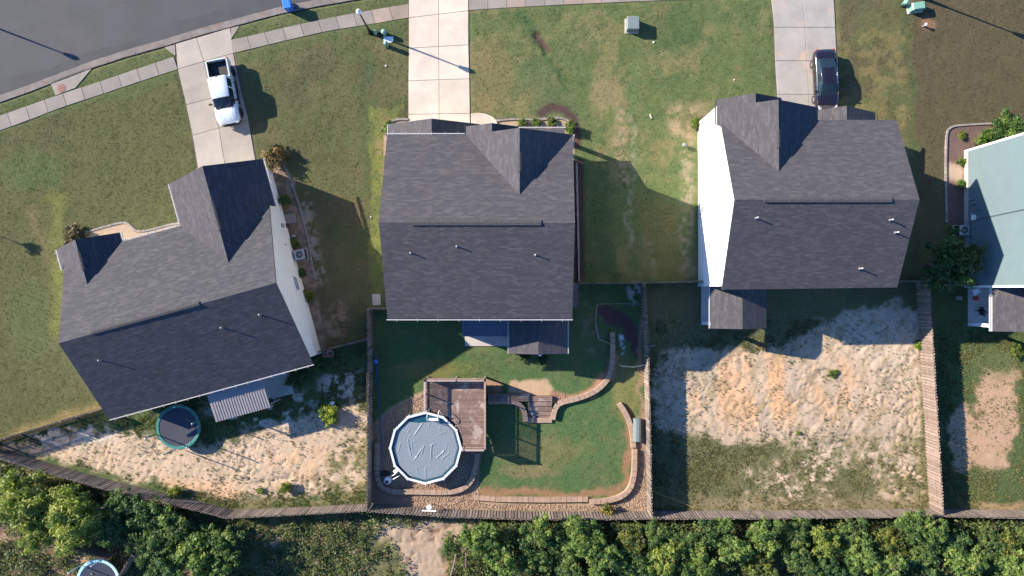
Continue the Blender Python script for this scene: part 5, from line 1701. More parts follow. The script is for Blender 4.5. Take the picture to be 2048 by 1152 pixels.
# wheeled bin
bn = thing("wheeled_bin", "bright blue wheeled bin standing at the kerb at the top edge", "bin", G(581, 17), math.radians(12))
mb = MB()
lo = [(-0.24, -0.27), (0.24, -0.27), (0.24, 0.27), (-0.24, 0.27)]; hi = [(-0.30, -0.36), (0.30, -0.36), (0.30, 0.36), (-0.30, 0.36)]
mb.add([(x, y, 0.08 - 0.11) for x, y in lo] + [(x, y, 0.95) for x, y in hi], [(3, 2, 1, 0), (4, 5, 6, 7), (0, 1, 5, 4), (1, 2, 6, 5), (2, 3, 7, 6), (3, 0, 4, 7)]); mb.build("bin_body", MAT['bin_blue'], bn, local=True)
mb = MB(); mb.prism([(-0.32, -0.40), (0.32, -0.40), (0.32, 0.38), (-0.32, 0.38)], 0.95, 1.03, inset=0.05); 
for x in (-0.18, 0, 0.18): mb.box((x, 0, 1.035), (0.04, 0.6, 0.02))
mb.build("lid", MAT['bin_blue'], bn, local=True)
for x in (-0.28, 0.28):
    mb = MB(); mb.tube([(x - 0.03, 0.30, 0.0), (x + 0.03, 0.30, 0.0)], 0.12, 14); mb.build("wheel", MAT['tyre'], bn, local=True)
mb = MB(); mb.tube([(-0.25, 0.44, 0.92), (0.25, 0.44, 0.92)], 0.02, 8); mb.build("handle", MAT['bin_blue'], bn, local=True)

# hydrant-like valve post on the right lawn
hy = thing("water_spigot", "small white capped spigot in a bare patch on the right lawn", "spigot", G(1846, 53))
mb = MB(); mb.lathe((0, 0, 0), [(0.08, 0), (0.08, 0.35), (0.12, 0.38), (0.12, 0.44), (0.05, 0.5)], 12); mb.build("spigot_body", MAT['white_plastic'], hy, True, local=True)
mb = MB(); mb.tube([(-0.16, 0, 0.28), (0.16, 0, 0.28)], 0.04, 8); mb.build("outlet", MAT['chrome'], hy, local=True)
def cap(px_, py_, label, r=0.06):
    mb = MB(); mb.lathe(G(px_, py_, 0.0), [(r, 0), (r, 0.05), (r * 0.6, 0.08)], 10)
    tag(mb.build("drain_plug", MAT['globe'], origin=G(px_, py_)), label, "pipe cap")
cap(772, 132, "round white cap in the grass below the street lamp", 0.07)
cap(1307, 85, "round white cap in the grass below the square transformer box", 0.075)
cap(1468, 160, "tiny white cap in the grass above the white-walled house", 0.045)
cap(742, 434, "tiny white cap in the rough strip left of the centre house", 0.045)
gl = thing("garden_lantern", "small green-grey lantern on the dry grass left of the white wall", "lantern", G(1366, 292))
mb = MB(); mb.lathe((0, 0, 0), [(0.12, 0), (0.12, 0.03), (0.03, 0.05), (0.03, 0.25)], 10); mb.build("stand", MAT['box_green'], gl, local=True)
mb = MB(); mb.box((0, 0, 0.36), (0.2, 0.3, 0.2)); mb.build("lantern_body", MAT['box_green'], gl, local=True)
mb = MB(); mb.lathe((0, 0, 0.46), [(0.17, 0), (0.05, 0.1), (0.02, 0.16)], 8); mb.build("cap", MAT['box_green'], gl, local=True)
pad = MB(); pad.prism([G(744, 588)[:2], G(761, 588)[:2], G(762, 610)[:2], G(746, 611)[:2]], -0.05, 0.07, inset=0.012)
tag(pad.build("concrete_pad", MAT['patio'], origin=G(753, 600)), "small pale concrete pad at the corner of the side fence", "concrete pad")

# ---------------------------------------------------------------- air conditioners and clutter by the walls
def air_con(label, c, rz, w=0.8, h=0.8):
    t = thing("air_conditioner", label, "air conditioner", c, rz)
    mb = MB(); mb.prism([(-w * 0.6, -w * 0.6), (w * 0.6, -w * 0.6), (w * 0.6, w * 0.6), (-w * 0.6, w * 0.6)], -0.05, 0.08, inset=0.01); mb.build("pad", MAT['patio'], t, local=True)
    mb = MB(); mb.prism([(-w / 2, -w / 2), (w / 2, -w / 2), (w / 2, w / 2), (-w / 2, w / 2)], 0.08, h - 0.05); mb.build("cabinet", MAT['black_matte'], t, local=True)
    mb = MB()
    n = 24
    oc_ = [(-w / 2 - .01, -w / 2 - .01), (w / 2 + .01, -w / 2 - .01), (w / 2 + .01, w / 2 + .01), (-w / 2 - .01, w / 2 + .01)]
    vs = []
    for k in range(n):
        a_ = 2 * math.pi * k / n
        c_, s_ = math.cos(a_), math.sin(a_)
        m_ = max(abs(c_), abs(s_))
        vs.append((c_ / m_ * (w / 2 + 0.01), s_ / m_ * (w / 2 + 0.01), h))
    for k in range(n):
        a_ = 2 * math.pi * k / n
        vs.append((math.cos(a_) * w * 0.36, math.sin(a_) * w * 0.36, h + 0.01))
    for k in range(n):
        vs.append((vs[k][0], vs[k][1], h - 0.06))
    mb.add(vs, [(k, (k + 1) % n, n + (k + 1) % n, n + k) for k in range(n)] + [(2 * n + k, 2 * n + (k + 1) % n, (k + 1) % n, k) for k in range(n)]); mb.build("top_cover", MAT['ac'], t, local=True)
    mb = MB()
    for k in range(5):
        a_ = 2 * math.pi * k / 5
        mb.box((math.cos(a_) * w * 0.17, math.sin(a_) * w * 0.17, h - 0.07), (w * 0.3, w * 0.14, 0.015), a_, 0, 0.35)
    mb.lathe((0, 0, h - 0.1), [(0.08, 0), (0.08, 0.06)], 12)
    mb.build("fan", MAT['ac'], t, local=True)
    mb = MB()
    for rr in (0.12, 0.2, 0.28, 0.35):
        mb.tube([(math.cos(2 * math.pi * k / 20) * w * rr, math.sin(2 * math.pi * k / 20) * w * rr, h + 0.005) for k in range(21)], 0.006, 4)
    g_ = mb.build("grille", MAT['ac'], t, local=True); g_['kind'] = 'stuff'
    return t
air_con("square air conditioner beside the pale wall of the angled house", G(605, 510), 0.2)
air_con("square air conditioner against the blue house", G(1916, 462), 0.0)

def pot(label, c, r=0.28, h=0.4, mat='terracotta'):
    t = thing("plant_pot", label, "plant pot", c)
    mb = MB(); mb.lathe((0, 0, 0), [(r * 0.65, 0), (r * 0.95, h * 0.85), (r * 1.05, h * 0.86), (r * 1.05, h), (r * 0.9, h), (r * 0.85, h * 0.85)], 18); mb.build("pot_body", MAT[mat], t, True, local=True)
    mb = MB(); mb.lathe((0, 0, h * 0.8), [(r * 0.85, 0), (r * 0.5, 0.03)], 14); mb.build("soil", MAT['joint'], t, local=True)
pot("large round terracotta pot beside the short fence by the angled house", G(663, 706), 0.3, 0.45)
pot("second terracotta pot, left and partly behind the large round one", G(653, 709), 0.2, 0.4)
pot("small black pot in the bed beside the pale side wall", G(577, 452), 0.18, 0.3, 'black_matte')
mb = MB(); mb.prism([G(566, 430)[:2], G(590, 426)[:2], G(593, 446)[:2], G(574, 448)[:2]], -0.05, 0.06, inset=0.012)
tag(mb.build("stepping_slab", MAT['kerbstone'], origin=G(580, 437)), "grey flat slab in the bed below the side bush", "stone slab")
mb = MB(); mb.lathe(G(588, 473, 0), [(0.14, 0), (0.16, 0.06), (0.08, 0.12)], 9)
tag(mb.build("garden_stone", MAT['patio'], origin=G(588, 473)), "pale rounded stone in the bed above the air conditioner", "stone")
# kettle grill and chairs on patios
gr = thing("kettle_grill", "black round grill on the patio behind the angled house", "grill", G(548, 800))
mb = MB(); mb.lathe((0, 0, 0), [(0.12, 0.55), (0.27, 0.72), (0.28, 0.82), (0.24, 0.93), (0.1, 1.0), (0.03, 1.02)], 16); mb.build("bowl", MAT['black'], gr, True, local=True)
for k in range(3):
    a_ = 2 * math.pi * k / 3
    mb = MB(); mb.tube([(0.2 * math.cos(a_), 0.2 * math.sin(a_), 0.7), (0.3 * math.cos(a_), 0.3 * math.sin(a_), 0.06)], 0.015, 6); mb.build("leg", MAT['chrome'], gr, local=True)
def chair(label, c, rz, mat):
    t = thing("patio_chair", label, "chair", c, rz)
    mb = MB(); mb.box((0, 0, 0.43), (0.5, 0.48, 0.04)); mb.build("seat", MAT[mat], t, local=True)
    mb = MB(); mb.box((0, 0.24, 0.72), (0.5, 0.04, 0.55), 0, 0, -0.2); mb.build("backrest", MAT[mat], t, local=True)
    for sx in (-0.22, 0.22):
        mb = MB(); mb.box((sx * 1.1, 0, 0.64), (0.05, 0.46, 0.03)); mb.build("armrest", MAT[mat], t, local=True)
        for sy in (-0.2, 0.2):
            mb = MB(); mb.box((sx, sy, 0.21), (0.04, 0.04, 0.42)); mb.build("leg", MAT[mat], t, local=True)
chair("pale grey patio chair nearest the blue house wall", G(1943, 583, 0.06), 0.4, 'white_plastic')
chair("black patio chair in the middle of the blue house patio", G(1955, 622, 0.06), 2.2, 'black_matte')
mb = MB(); mb.lathe(G(1948, 597, 0.06), [(0.16, 0), (0.18, 0.3), (0.1, 0.34)], 14)
tag(mb.build("cooler_bucket", MAT['red'], origin=G(1948, 597)), "small red bucket on the blue house patio", "bucket")
sl = thing("air_vent_box", "small pale box standing on the dark lawn beside the blue house patio", "box", G(1912, 596))
mb = MB(); mb.box((0, 0, 0.18), (0.42, 0.26, 0.36)); mb.build("box_body", MAT['kerbstone'], sl, local=True)
mb = MB(); mb.prism([(-0.23, -0.15), (0.23, -0.15), (0.23, 0.15), (-0.23, 0.15)], 0.36, 0.40, inset=0.01); mb.build("lid", MAT['kerbstone'], sl, local=True)
wb = thing("white_bucket", "small white bucket beside the yellow-green sapling", "bucket", G(667, 805))
mb = MB(); mb.lathe((0, 0, 0), [(0.13, 0), (0.16, 0.36), (0.17, 0.37), (0.14, 0.36)], 14); mb.build("bucket_body", MAT['white_plastic'], wb, True, local=True)
mb = MB(); mb.tube([(-0.16, 0, 0.36), (-0.1, 0.05, 0.48), (0.1, 0.05, 0.48), (0.16, 0, 0.36)], 0.01, 5); mb.build("handle", MAT['chrome'], wb, local=True)
mb = MB(); mb.tube([G(1300, 979, 0.1), G(1330, 992, 0.04), G(1360, 1003, 0.04), G(1388, 1016, 0.04)], 0.02, 6)
tag(mb.build("yellow_pole", MAT['yellow'], origin=G(1345, 998)), "thin yellowish pole lying in the fence shadow at the lot corner", "pole")
for q0, q1, lb in (((1296, 841, 1.2), (1320, 836, 0.9), "thin grey brace sticking out right of the middle fence"), ((1293, 690, 1.2), (1305, 689, 1.1), "short grey peg on the middle fence below the wire pen")):
    mb = MB(); mb.tube([G(*q0), G(*q1)], 0.02, 6)
    tag(mb.build("fence_brace", MAT['wire'], origin=G(*q0)), lb, "brace")
# scraps and toys on the lower left ground
mb = MB(); mb.box(G(519, 1069, 0.15), (0.4, 0.3, 0.22), 0.4, 0, 0.3)
tag(mb.build("discarded_box", MAT['terracotta'], origin=G(519, 1069)), "small reddish scrap lying in the weeds below the fence", "scrap")
mb = MB(); mb.box(G(1301, 233, 0.05), (0.12, 0.4, 0.06), 0.4)
tag(mb.build("wood_scrap", MAT['siding_tan'], origin=G(1301, 233)), "pale wood scrap on the dry grass between the two-storey houses", "scrap")

# ---------------------------------------------------------------- vehicles
def loft(stations, which):
    """stations: (x, w, z0, zs, wb, zb, wr, zr); which(i, k) -> part name of the strip k between station i and i+1"""
    secs = []
    for x, w, z0, zs, wb, zb, wr, zr in stations:
        secs.append([(w * 0.88, z0), (w, z0 + 0.18), (w, zs), (wb, zb), (wr, zr - 0.05 * (zr > zb + 0.1) - 0.01), (wr * 0.82, zr), (wr * 0.4, zr + 0.02), (0, zr + 0.025)])
    parts = {}
    for i in range(len(stations) - 1):
        xa, xb = stations[i][0], stations[i + 1][0]
        for k in range(7):
            nm_ = which(i, k)
            for sgn in (1, -1):
                mb = parts.setdefault(nm_ if not nm_.startswith('side') else nm_ + '|%d' % sgn, MB())
                q = [(xa, sgn * secs[i][k][0], secs[i][k][1]), (xb, sgn * secs[i + 1][k][0], secs[i + 1][k][1]),
                     (xb, sgn * secs[i + 1][k + 1][0], secs[i + 1][k + 1][1]), (xa, sgn * secs[i][k + 1][0], secs[i][k + 1][1])]
                mb.face(q if sgn < 0 else q[::-1])
    for i, d in ((0, -1), (len(stations) - 1, 1)):
        x = stations[i][0]
        mb = parts.setdefault('body', MB())
        ring = [(x, y, z) for y, z in secs[i]] + [(x, -y, z) for y, z in secs[i][-2::-1]]
        mb.face(ring if d > 0 else ring[::-1])
    return parts, secs

def weld(o, smooth=True, bevel=0):
    m = o.modifiers.new("weld", 'WELD'); m.merge_threshold = 0.001
    if bevel:
        s = o.modifiers.new("soft", 'SUBSURF'); s.levels = 1; s.render_levels = 1
    return o

def wheel(parent, x, y, r, wd, rim='rim'):
    sgn = 1 if y > 0 else -1
    mb = MB(); 
    prof = [(-wd / 2, r * 0.62), (-wd / 2, r * 0.93), (-wd / 2 + 0.04, r), (wd / 2 - 0.04, r), (wd / 2, r * 0.93), (wd / 2, r * 0.62)]
    n = 26
    vs = [(x + rr * math.cos(2 * math.pi * k / n), y + t, r + rr * math.sin(2 * math.pi * k / n)) for t, rr in prof for k in range(n)]
    mb.add(vs, [(i * n + k, i * n + (k + 1) % n, (i + 1) * n + (k + 1) % n, (i + 1) * n + k) for i in range(5) for k in range(n)])
    w = mb.build("wheel", MAT['tyre'], parent, True, local=True)
    mb = MB()
    for k in range(5):
        a = 2 * math.pi * k / 5
        mb.box((x + math.cos(a) * r * 0.33, y + sgn * (wd / 2 - 0.02), r + math.sin(a) * r * 0.33), (r * 0.62, 0.03, r * 0.17), 0, 0, 0, -a)
    mb.tube([(x, y + sgn * (wd / 2 - 0.06), r), (x, y + sgn * (wd / 2 - 0.03), r)], r * 0.63, 20)
    mb.tube([(x, y + sgn * (wd / 2 - 0.03), r), (x, y + sgn * (wd / 2 + 0.005), r)], r * 0.14, 12)
    mb.build("rim", MAT[rim], w, local=True)

# black sedan, nose towards the garage
def heading(dx, dy):
    return math.atan2(-dy, dx)
sd = thing("parked_car", "black sedan parked on the right driveway with its nose under the garage eave", "car", G(1643.5, 165), heading(6, 115))
ss = [(-2.42, .62, .36, .66, .58, .80, .48, .83), (-2.32, .80, .28, .80, .73, .92, .62, .955), (-1.95, .895, .24, .87, .80, .98, .70, 1.015), (-1.62, .915, .22, .89, .81, .995, .60, 1.04),
      (-0.80, .925, .22, .91, .82, 1.00, .60, 1.375), (-0.30, .925, .22, .91, .82, .995, .61, 1.425), (0.12, .925, .22, .90, .82, .99, .61, 1.43), (0.50, .925, .22, .90, .82, .98, .60, 1.40),
      (1.32, .91, .22, .88, .80, .955, .63, 1.00), (1.85, .895, .24, .82, .76, .88, .62, .93), (2.22, .82, .27, .72, .66, .78, .50, .81), (2.38, .66, .30, .62, .52, .68, .38, .70), (2.43, .5, .34, .56, .4, .6, .3, .62)]
def sed(i, k):
    x = ss[i][0]
    if k == 3 and -1.7 < x < 1.2: return 'side_window'
    if k >= 4 and x == -1.62: return 'rear_window'
    if k >= 4 and x == 0.50: return 'windshield'
    if k >= 4 and -0.9 < x < 0.45: return 'roof'
    return 'body'
parts, secs = loft(ss, sed)
for nm, mb in parts.items():
    weld(mb.build(nm.split('|')[0], MAT['car_glass'] if nm[:4] in ('side', 'rear', 'wind') else MAT['black_paint'], sd, True, local=True))
for sgn in (1, -1):
    mb = MB()
    mb.tube([(s[0], sgn * (s[4] + 0.008), s[5] + 0.01) for s in ss[3:9]], 0.013, 6)
    mb.tube([(s[0], sgn * (s[6] + 0.012), s[7] - 0.045) for s in ss[4:8]], 0.013, 6)
    mb.build("window_trim", MAT['chrome'], sd, True, local=True)
    mb = MB(); mb.tube([(1.05, sgn * 0.93, 1.0), (1.0, sgn * 1.02, 1.02)], [0.03, 0.03], 6); mb.box((1.0, sgn * 1.03, 1.03), (0.12, 0.2, 0.13)); mb.build("mirror", MAT['black_paint'], sd, local=True)
    mb = MB(); mb.box((2.20, sgn * 0.60, 0.74), (0.30, 0.26, 0.10), sgn * -0.5, 0, 0, 0.25); mb.build("headlight", MAT['lamp_glass'], sd, local=True)
    mb = MB(); mb.box((-2.28, sgn * 0.66, 0.82), (0.26, 0.24, 0.12), sgn * 0.5, 0, 0, -0.1); mb.build("tail_light", MAT['red_lens'], sd, local=True)
    for x in (0.35, -0.75):
        mb = MB(); mb.box((x, sgn * 0.935, 0.86), (0.16, 0.03, 0.03)); mb.build("door_handle", MAT['chrome'], sd, local=True)
    for x in (-1.42, 1.45):
        wheel(sd, x, sgn * 0.83, 0.335, 0.22)
mb = MB(); mb.box((-0.78, 0, 1.43), (0.14, 0.06, 0.07)); mb.build("antenna_fin", MAT['chrome'], sd, local=True)

# white pickup
tk = thing("pickup_truck", "white crew-cab pickup with an empty dark bed parked on the left driveway", "pickup truck", G(456, 190), heading(23, 118))
ts = [(-1.02, .90, .46, 1.00, .86, 1.15, .70, 1.70), (-0.92, .91, .46, 1.00, .87, 1.15, .72, 1.76), (-0.80, .92, .46, 1.00, .87, 1.15, .73, 1.775), (-0.12, .93, .46, 1.00, .87, 1.14, .73, 1.79), (0.0, .93, .46, 1.00, .87, 1.14, .73, 1.79),
      (0.62, .93, .46, 1.00, .87, 1.13, .70, 1.745), (0.70, .93, .46, 1.00, .87, 1.13, .70, 1.71), (1.22, .93, .46, 1.00, .86, 1.12, .73, 1.26), (1.38, .93, .46, 1.00, .86, 1.11, .74, 1.17), (1.75, .93, .46, 1.0, .85, 1.10, .62, 1.17),
      (2.20, .91, .48, .96, .80, 1.05, .58, 1.12), (2.45, .84, .50, .88, .70, .98, .50, 1.03), (2.58, .70, .52, .80, .58, .88, .42, .92), (2.62, .55, .56, .74, .46, .80, .34, .82)]
def trk(i, k):
    x = ts[i][0]
    if k == 3 and x in (0.0, 0.62, 0.70): return 'side_window'
    if k == 3 and x == -0.80: return 'side_window|r'
    if k >= 4 and x in (0.70, 1.22): return 'windshield'
    if k >= 4 and -1.0 < x < 0.65: return 'roof'
    return 'body'
parts, secs = loft(ts, trk)
for nm, mb in parts.items():
    weld(mb.build(nm.split('|')[0], MAT['car_glass'] if nm[:4] in ('side', 'wind') else MAT['white_paint'], tk, True, local=True))
mb = MB(); mb.prism([(-1.035, -0.5), (-1.028, -0.5), (-1.028, 0.5), (-1.035, 0.5)], 1.25, 1.6); mb.build("rear_window", MAT['car_glass'], tk, local=True)
mb = MB(); mb.box((-0.97, 0, 1.765), (0.05, 0.14, 0.04)); mb.build("brake_lamp", MAT['black_matte'], tk, local=True)
mb = MB()
for sgn in (1, -1):
    mb.add([(-2.55, sgn * .78, 0.5), (-1.04, sgn * .78, 0.5), (-1.04, sgn * .92, 0.5), (-2.5, sgn * .90, 0.5),
            (-2.55, sgn * .78, 1.16), (-1.04, sgn * .78, 1.18), (-1.04, sgn * .88, 1.18), (-2.52, sgn * .86, 1.16)],
           [(0, 1, 2, 3), (7, 6, 5, 4), (0, 4, 5, 1), (1, 5, 6, 2), (2, 6, 7, 3), (3, 7, 4, 0)])
mb.box((-1.10, 0, 0.84), (0.06, 1.56, 0.66))
mb.build("bed_side", MAT['white_paint'], tk, local=True)
mb = MB(); mb.add([(-2.52, -.80, .55), (-2.62, -.78, .55), (-2.62, .78, .55), (-2.52, .80, .55), (-2.50, -.80, 1.16), (-2.59, -.72, 1.16), (-2.59, .72, 1.16), (-2.50, .80, 1.16)], [(0, 1, 2, 3), (7, 6, 5, 4), (0, 4, 5, 1), (1, 5, 6, 2), (2, 6, 7, 3), (3, 7, 4, 0)]); mb.build("tailgate", MAT['white_paint'], tk, local=True)
mb = MB(); mb.box((-1.8, 0, 0.72), (1.42, 1.56, 0.05))
for sgn in (1, -1):
    mb.box((-1.8, sgn * 0.765, 0.93), (1.40, 0.02, 0.42)); mb.box((-1.55, sgn * 0.66, 0.83), (0.7, 0.2, 0.2))
mb.box((-1.14, 0, 0.93), (0.02, 1.5, 0.4)); mb.build("bed_liner", MAT['black_matte'], tk, local=True)
mb = MB(); mb.box((-2.68, 0, 0.58), (0.14, 1.6, 0.16)); mb.build("rear_bumper", MAT['chrome'], tk, local=True)
mb = MB(); mb.add([(2.40, -.90, .42), (2.66, -.62, .42), (2.70, 0, .42), (2.66, .62, .42), (2.40, .90, .42), (2.40, -.90, .66), (2.66, -.62, .66), (2.72, 0, .66), (2.66, .62, .66), (2.40, .90, .66)],
       [(4, 3, 2, 1, 0), (5, 6, 7, 8, 9), (0, 1, 6, 5), (1, 2, 7, 6), (2, 3, 8, 7), (3, 4, 9, 8), (4, 0, 5, 9)]); mb.build("front_bumper", MAT['black_matte'], tk, local=True)
mb = MB(); mb.box((1.395, 0, 1.185), (0.07, 1.36, 0.03)); mb.build("cowl", MAT['black_matte'], tk, local=True)
for y_ in (-0.55, 0.1):
    mb = MB(); mb.tube([(1.36, y_, 1.21), (1.18, y_ + 0.42, 1.32)], 0.014, 5); mb.build("wiper", MAT['black_matte'], tk, local=True)
mb = MB(); mb.box((2.60, 0, 0.76), (0.08, 0.9, 0.2)); mb.build("radiator_grille", MAT['black_matte'], tk, local=True)
for sgn in (1, -1):
    mb = MB(); mb.box((2.48, sgn * 0.66, 0.86), (0.22, 0.24, 0.14), sgn * -0.5); mb.build("headlight", MAT['lamp_glass'], tk, local=True)
    mb = MB(); mb.box((-2.60, sgn * 0.80, 0.95), (0.06, 0.12, 0.3)); mb.build("tail_light", MAT['red_lens'], tk, local=True)
    mb = MB(); mb.tube([(0.98, sgn * 0.9, 1.16), (0.95, sgn * 1.05, 1.2)], 0.03, 6); mb.box((0.94, sgn * 1.08, 1.24), (0.12, 0.22, 0.2)); mb.build("mirror", MAT['black_matte'], tk, local=True)
    for x in (-0.35, 0.5):
        mb = MB(); mb.box((x - 0.2, sgn * 0.94, 1.0), (0.16, 0.03, 0.04)); mb.build("door_handle", MAT['black_matte'], tk, local=True)
    mb = MB(); mb.box((0.1, sgn * 0.95, 0.42), (1.9, 0.12, 0.05)); mb.build("side_step", MAT['black_matte'], tk, local=True)
    for x in (-1.62, 1.72):
        wheel(tk, x, sgn * 0.85, 0.39, 0.26, 'black')
        mb = MB()
        pts_ = [(x + 0.46 * math.cos(a), sgn * 0.945, 0.42 + 0.44 * math.sin(a)) for a in [math.pi * j / 10 for j in range(11)]]
        mb.tube(pts_, 0.035, 6); mb.build("wheel_arch", MAT['black_matte'], tk, local=True)
    mb = MB(); mb.tube([(1.45, sgn * 0.30, 1.188), (2.3, sgn * 0.24, 1.125)], 0.014, 6); mb.tube([(1.45, sgn * 0.55, 1.185), (2.2, sgn * 0.47, 1.13)], 0.012, 6); mb.build("hood_crease", MAT['white_paint'], tk, True, local=True)

# ---------------------------------------------------------------- plants
def leaf_cloud(name, seed, nclump, nleaf, leaf, rc=(0.22, 0.38), flat=0.8, base=((0.115, 0.175, 0.045), (0.060, 0.105, 0.032), (0.205, 0.250, 0.062)), long_=1.0, up=0.5, mat='leaf'):
    r = np.random.default_rng(seed)
    # clump centres through a unit ellipsoid, uneven
    cs = []
    while len(cs) < nclump:
        p = r.uniform(-1, 1, 3)
        d = np.linalg.norm(p)
        if d < 1 and d > 0.25 and p[2] > -0.75:
            wob = 0.62 + 0.36 * math.sin(3 * math.atan2(p[1], p[0]) + seed) * r.random() + 0.7 * r.random() ** 2
            cs.append(p * np.array([1, 1, flat]) * min(1.28, wob))
    cs = np.array(cs)
    rad = r.uniform(*rc, nclump)
    tone = r.random(nclump)
    n = nclump * nleaf
    ci = np.repeat(np.arange(nclump), nleaf)
    d = r.normal(0, 1, (n, 3)); d /= np.linalg.norm(d, axis=1)[:, None]
    c = cs[ci] + d * rad[ci][:, None] * (0.35 + 0.95 * r.random((n, 1)) ** 1.4)
    nm = d * 0.7 + np.array([0, 0, up]) + r.normal(0, 0.45, (n, 3)); nm /= np.linalg.norm(nm, axis=1)[:, None]
    t = np.cross(nm, r.normal(0, 1, (n, 3))); t /= np.linalg.norm(t, axis=1)[:, None] + 1e-9
    b = np.cross(nm, t)
    s = leaf * (0.45 + 1.2 * r.random((n, 1)) ** 1.5)
    v = np.stack([c - t * s * 0.55 * long_, c - b * s * 0.30, c + t * s * 0.60 * long_ + nm * s * 0.12, c + b * s * 0.30], 1)
    A_, B_, C_ = (np.array(x) for x in base)
    tt = tone[ci][:, None]
    col = np.where(tt < 0.5, B_ + (A_ - B_) * tt * 2, A_ + (C_ - A_) * (tt - 0.5) * 2) * (0.75 + 0.5 * r.random((n, 1)))
    col = np.repeat(col[:, None, :], 4, 1).reshape(-1, 3)
    f = np.arange(n * 4).reshape(-1, 4)
    return fast_mesh(name, v.reshape(-1, 3), f, MAT[mat], col), cs

def trunk_mesh(seed, cs):
    """unit crown radius 1, base at z=-1.6: stem with limbs into the clumps"""
    r = random.Random(seed)
    mb = MB()
    mb.tube([(0, 0, -1.9), (0.03, 0.02, -1.1), (-0.03, 0.04, -0.4), (0.02, 0, 0.25)], [0.085, 0.065, 0.05, 0.02], 8)
    for k in range(9):
        c = cs[k * 3 % len(cs)]
        z = r.uniform(-0.9, 0.0)
        mb.tube([(0, 0.02, z), (c[0] * 0.5, c[1] * 0.5, (z + c[2]) / 2 - 0.05), tuple(c)], [0.035, 0.022, 0.008], 6)
    return mb.data("trunk", MAT['bark'], True)

VAR = []
for sd_ in range(5):
    me, cs = leaf_cloud("crown", 20 + sd_, 70, 75, 0.115, (0.10, 0.27), 0.62)
    VAR.append((me, trunk_mesh(sd_, cs)))
WILLOW = []
for sd_ in range(2):
    me, cs = leaf_cloud("crown", 60 + sd_, 95, 130, 0.075, (0.14, 0.26), 0.85, ((0.185, 0.230, 0.050), (0.125, 0.170, 0.042), (0.260, 0.290, 0.070)), 1.5)
    WILLOW.append((me, trunk_mesh(40 + sd_, cs)))
BUSH = []
for sd_ in range(3):
    me, cs = leaf_cloud("foliage", 80 + sd_, 26, 90, 0.16, (0.25, 0.42), 0.75)
    BUSH.append((me, cs))

def tree(label, px, py, rpx, hc, var, tint=(1, 1, 1), name="tree", cat="tree", group=None, tall=1.0):
    """a crown seen at px,py with radius rpx, its centre hc metres up"""
    c = A(px, py, hc)
    R_ = rpx / S * (H - hc) / H * 0.9
    t = thing(name, label, cat, (c.x, c.y, 0), 0, group)
    me, tm = var
    o = link_copy("crown", me, t, (0, 0, hc), (rnd.uniform(-0.15, 0.15), rnd.uniform(-0.15, 0.15), rnd.uniform(0, 6.28)), (R_, R_ * rnd.uniform(0.88, 1.1), R_ * tall))
    o.color = (*tint, 1)
    link_copy("trunk", tm, t, (0, 0, hc), (0, 0, rnd.uniform(0, 6.28)), (R_, R_, (hc + 0.2) / 1.9))
    return t

ORD = ["first", "second", "third", "fourth", "fifth", "sixth", "seventh", "eighth", "ninth", "tenth", "eleventh", "twelfth", "thirteenth", "fourteenth", "fifteenth", "sixteenth", "seventeenth", "eighteenth", "nineteenth", "twentieth",
       "twenty-first", "twenty-second", "twenty-third", "twenty-fourth", "twenty-fifth", "twenty-sixth", "twenty-seventh", "twenty-eighth", "twenty-ninth", "thirtieth", "thirty-first", "thirty-second", "thirty-third", "thirty-fourth", "thirty-fifth",
       "thirty-sixth", "thirty-seventh", "thirty-eighth", "thirty-ninth", "fortieth", "forty-first", "forty-second", "forty-third", "forty-fourth", "forty-fifth", "forty-sixth", "forty-seventh", "forty-eighth", "forty-ninth", "fiftieth"]
TONES = {'b': ((1.0, 1.05, 1.0), "bright green"), 'd': ((0.5, 0.65, 0.8), "dark green"), 'm': ((0.75, 0.82, 0.9), "mid green"), 'y': ((1.2, 1.1, 0.85), "yellow-green"), 'o': ((1.1, 0.9, 0.75), "olive green")}
left_belt = [(50, 1008, 64, 'w'), (150, 1034, 72, 'w'), (78, 1060, 42, 'w'), (14, 968, 26, 'd'), (246, 1012, 36, 'd'), (290, 1030, 44, 'd'), (232, 1062, 40, 'd'), (345, 1060, 48, 'm'), (300, 1095, 46, 'm'), (395, 1105, 56, 'b'), (335, 1132, 48, 'd'),
             (440, 1092, 40, 'm'), (440, 1142, 42, 'b')]
right_belt = [(902, 1092, 24, 'm'), (958, 1078, 42, 'b'), (1000, 1120, 44, 'b'), (1075, 1062, 36, 'b'), (1062, 1112, 44, 'm'), (1120, 1088, 34, 'd'), (1162, 1072, 46, 'b'), (1205, 1112, 44, 'b'), (1140, 1138, 34, 'm'), (1262, 1078, 32, 'o'),
              (1268, 1130, 42, 'm'), (1318, 1072, 34, 'm'), (1330, 1120, 44, 'y'), (1374, 1092, 38, 'm'), (1400, 1132, 42, 'b'), (1425, 1066, 34, 'd'), (1452, 1050, 20, 'b'), (1468, 1100, 40, 'b'), (1530, 1070, 38, 'b'), (1520, 1125, 40, 'o'),
              (1590, 1062, 32, 'm'), (1592, 1110, 38, 'm'), (1650, 1082, 36, 'y'), (1655, 1135, 38, 'd'), (1708, 1072, 36, 'm'), (1722, 1112, 40, 'b'), (1776, 1090, 36, 'o'), (1782, 1134, 36, 'b'), (1826, 1050, 36, 'b'), (1870, 1064, 30, 'b'),
              (1850, 1112, 40, 'm'), (1908, 1092, 34, 'd'), (1935, 1132, 44, 'b'), (1975, 1088, 34, 'm'), (2020, 1092, 36, 'o'), (2030, 1140, 46, 'b')]
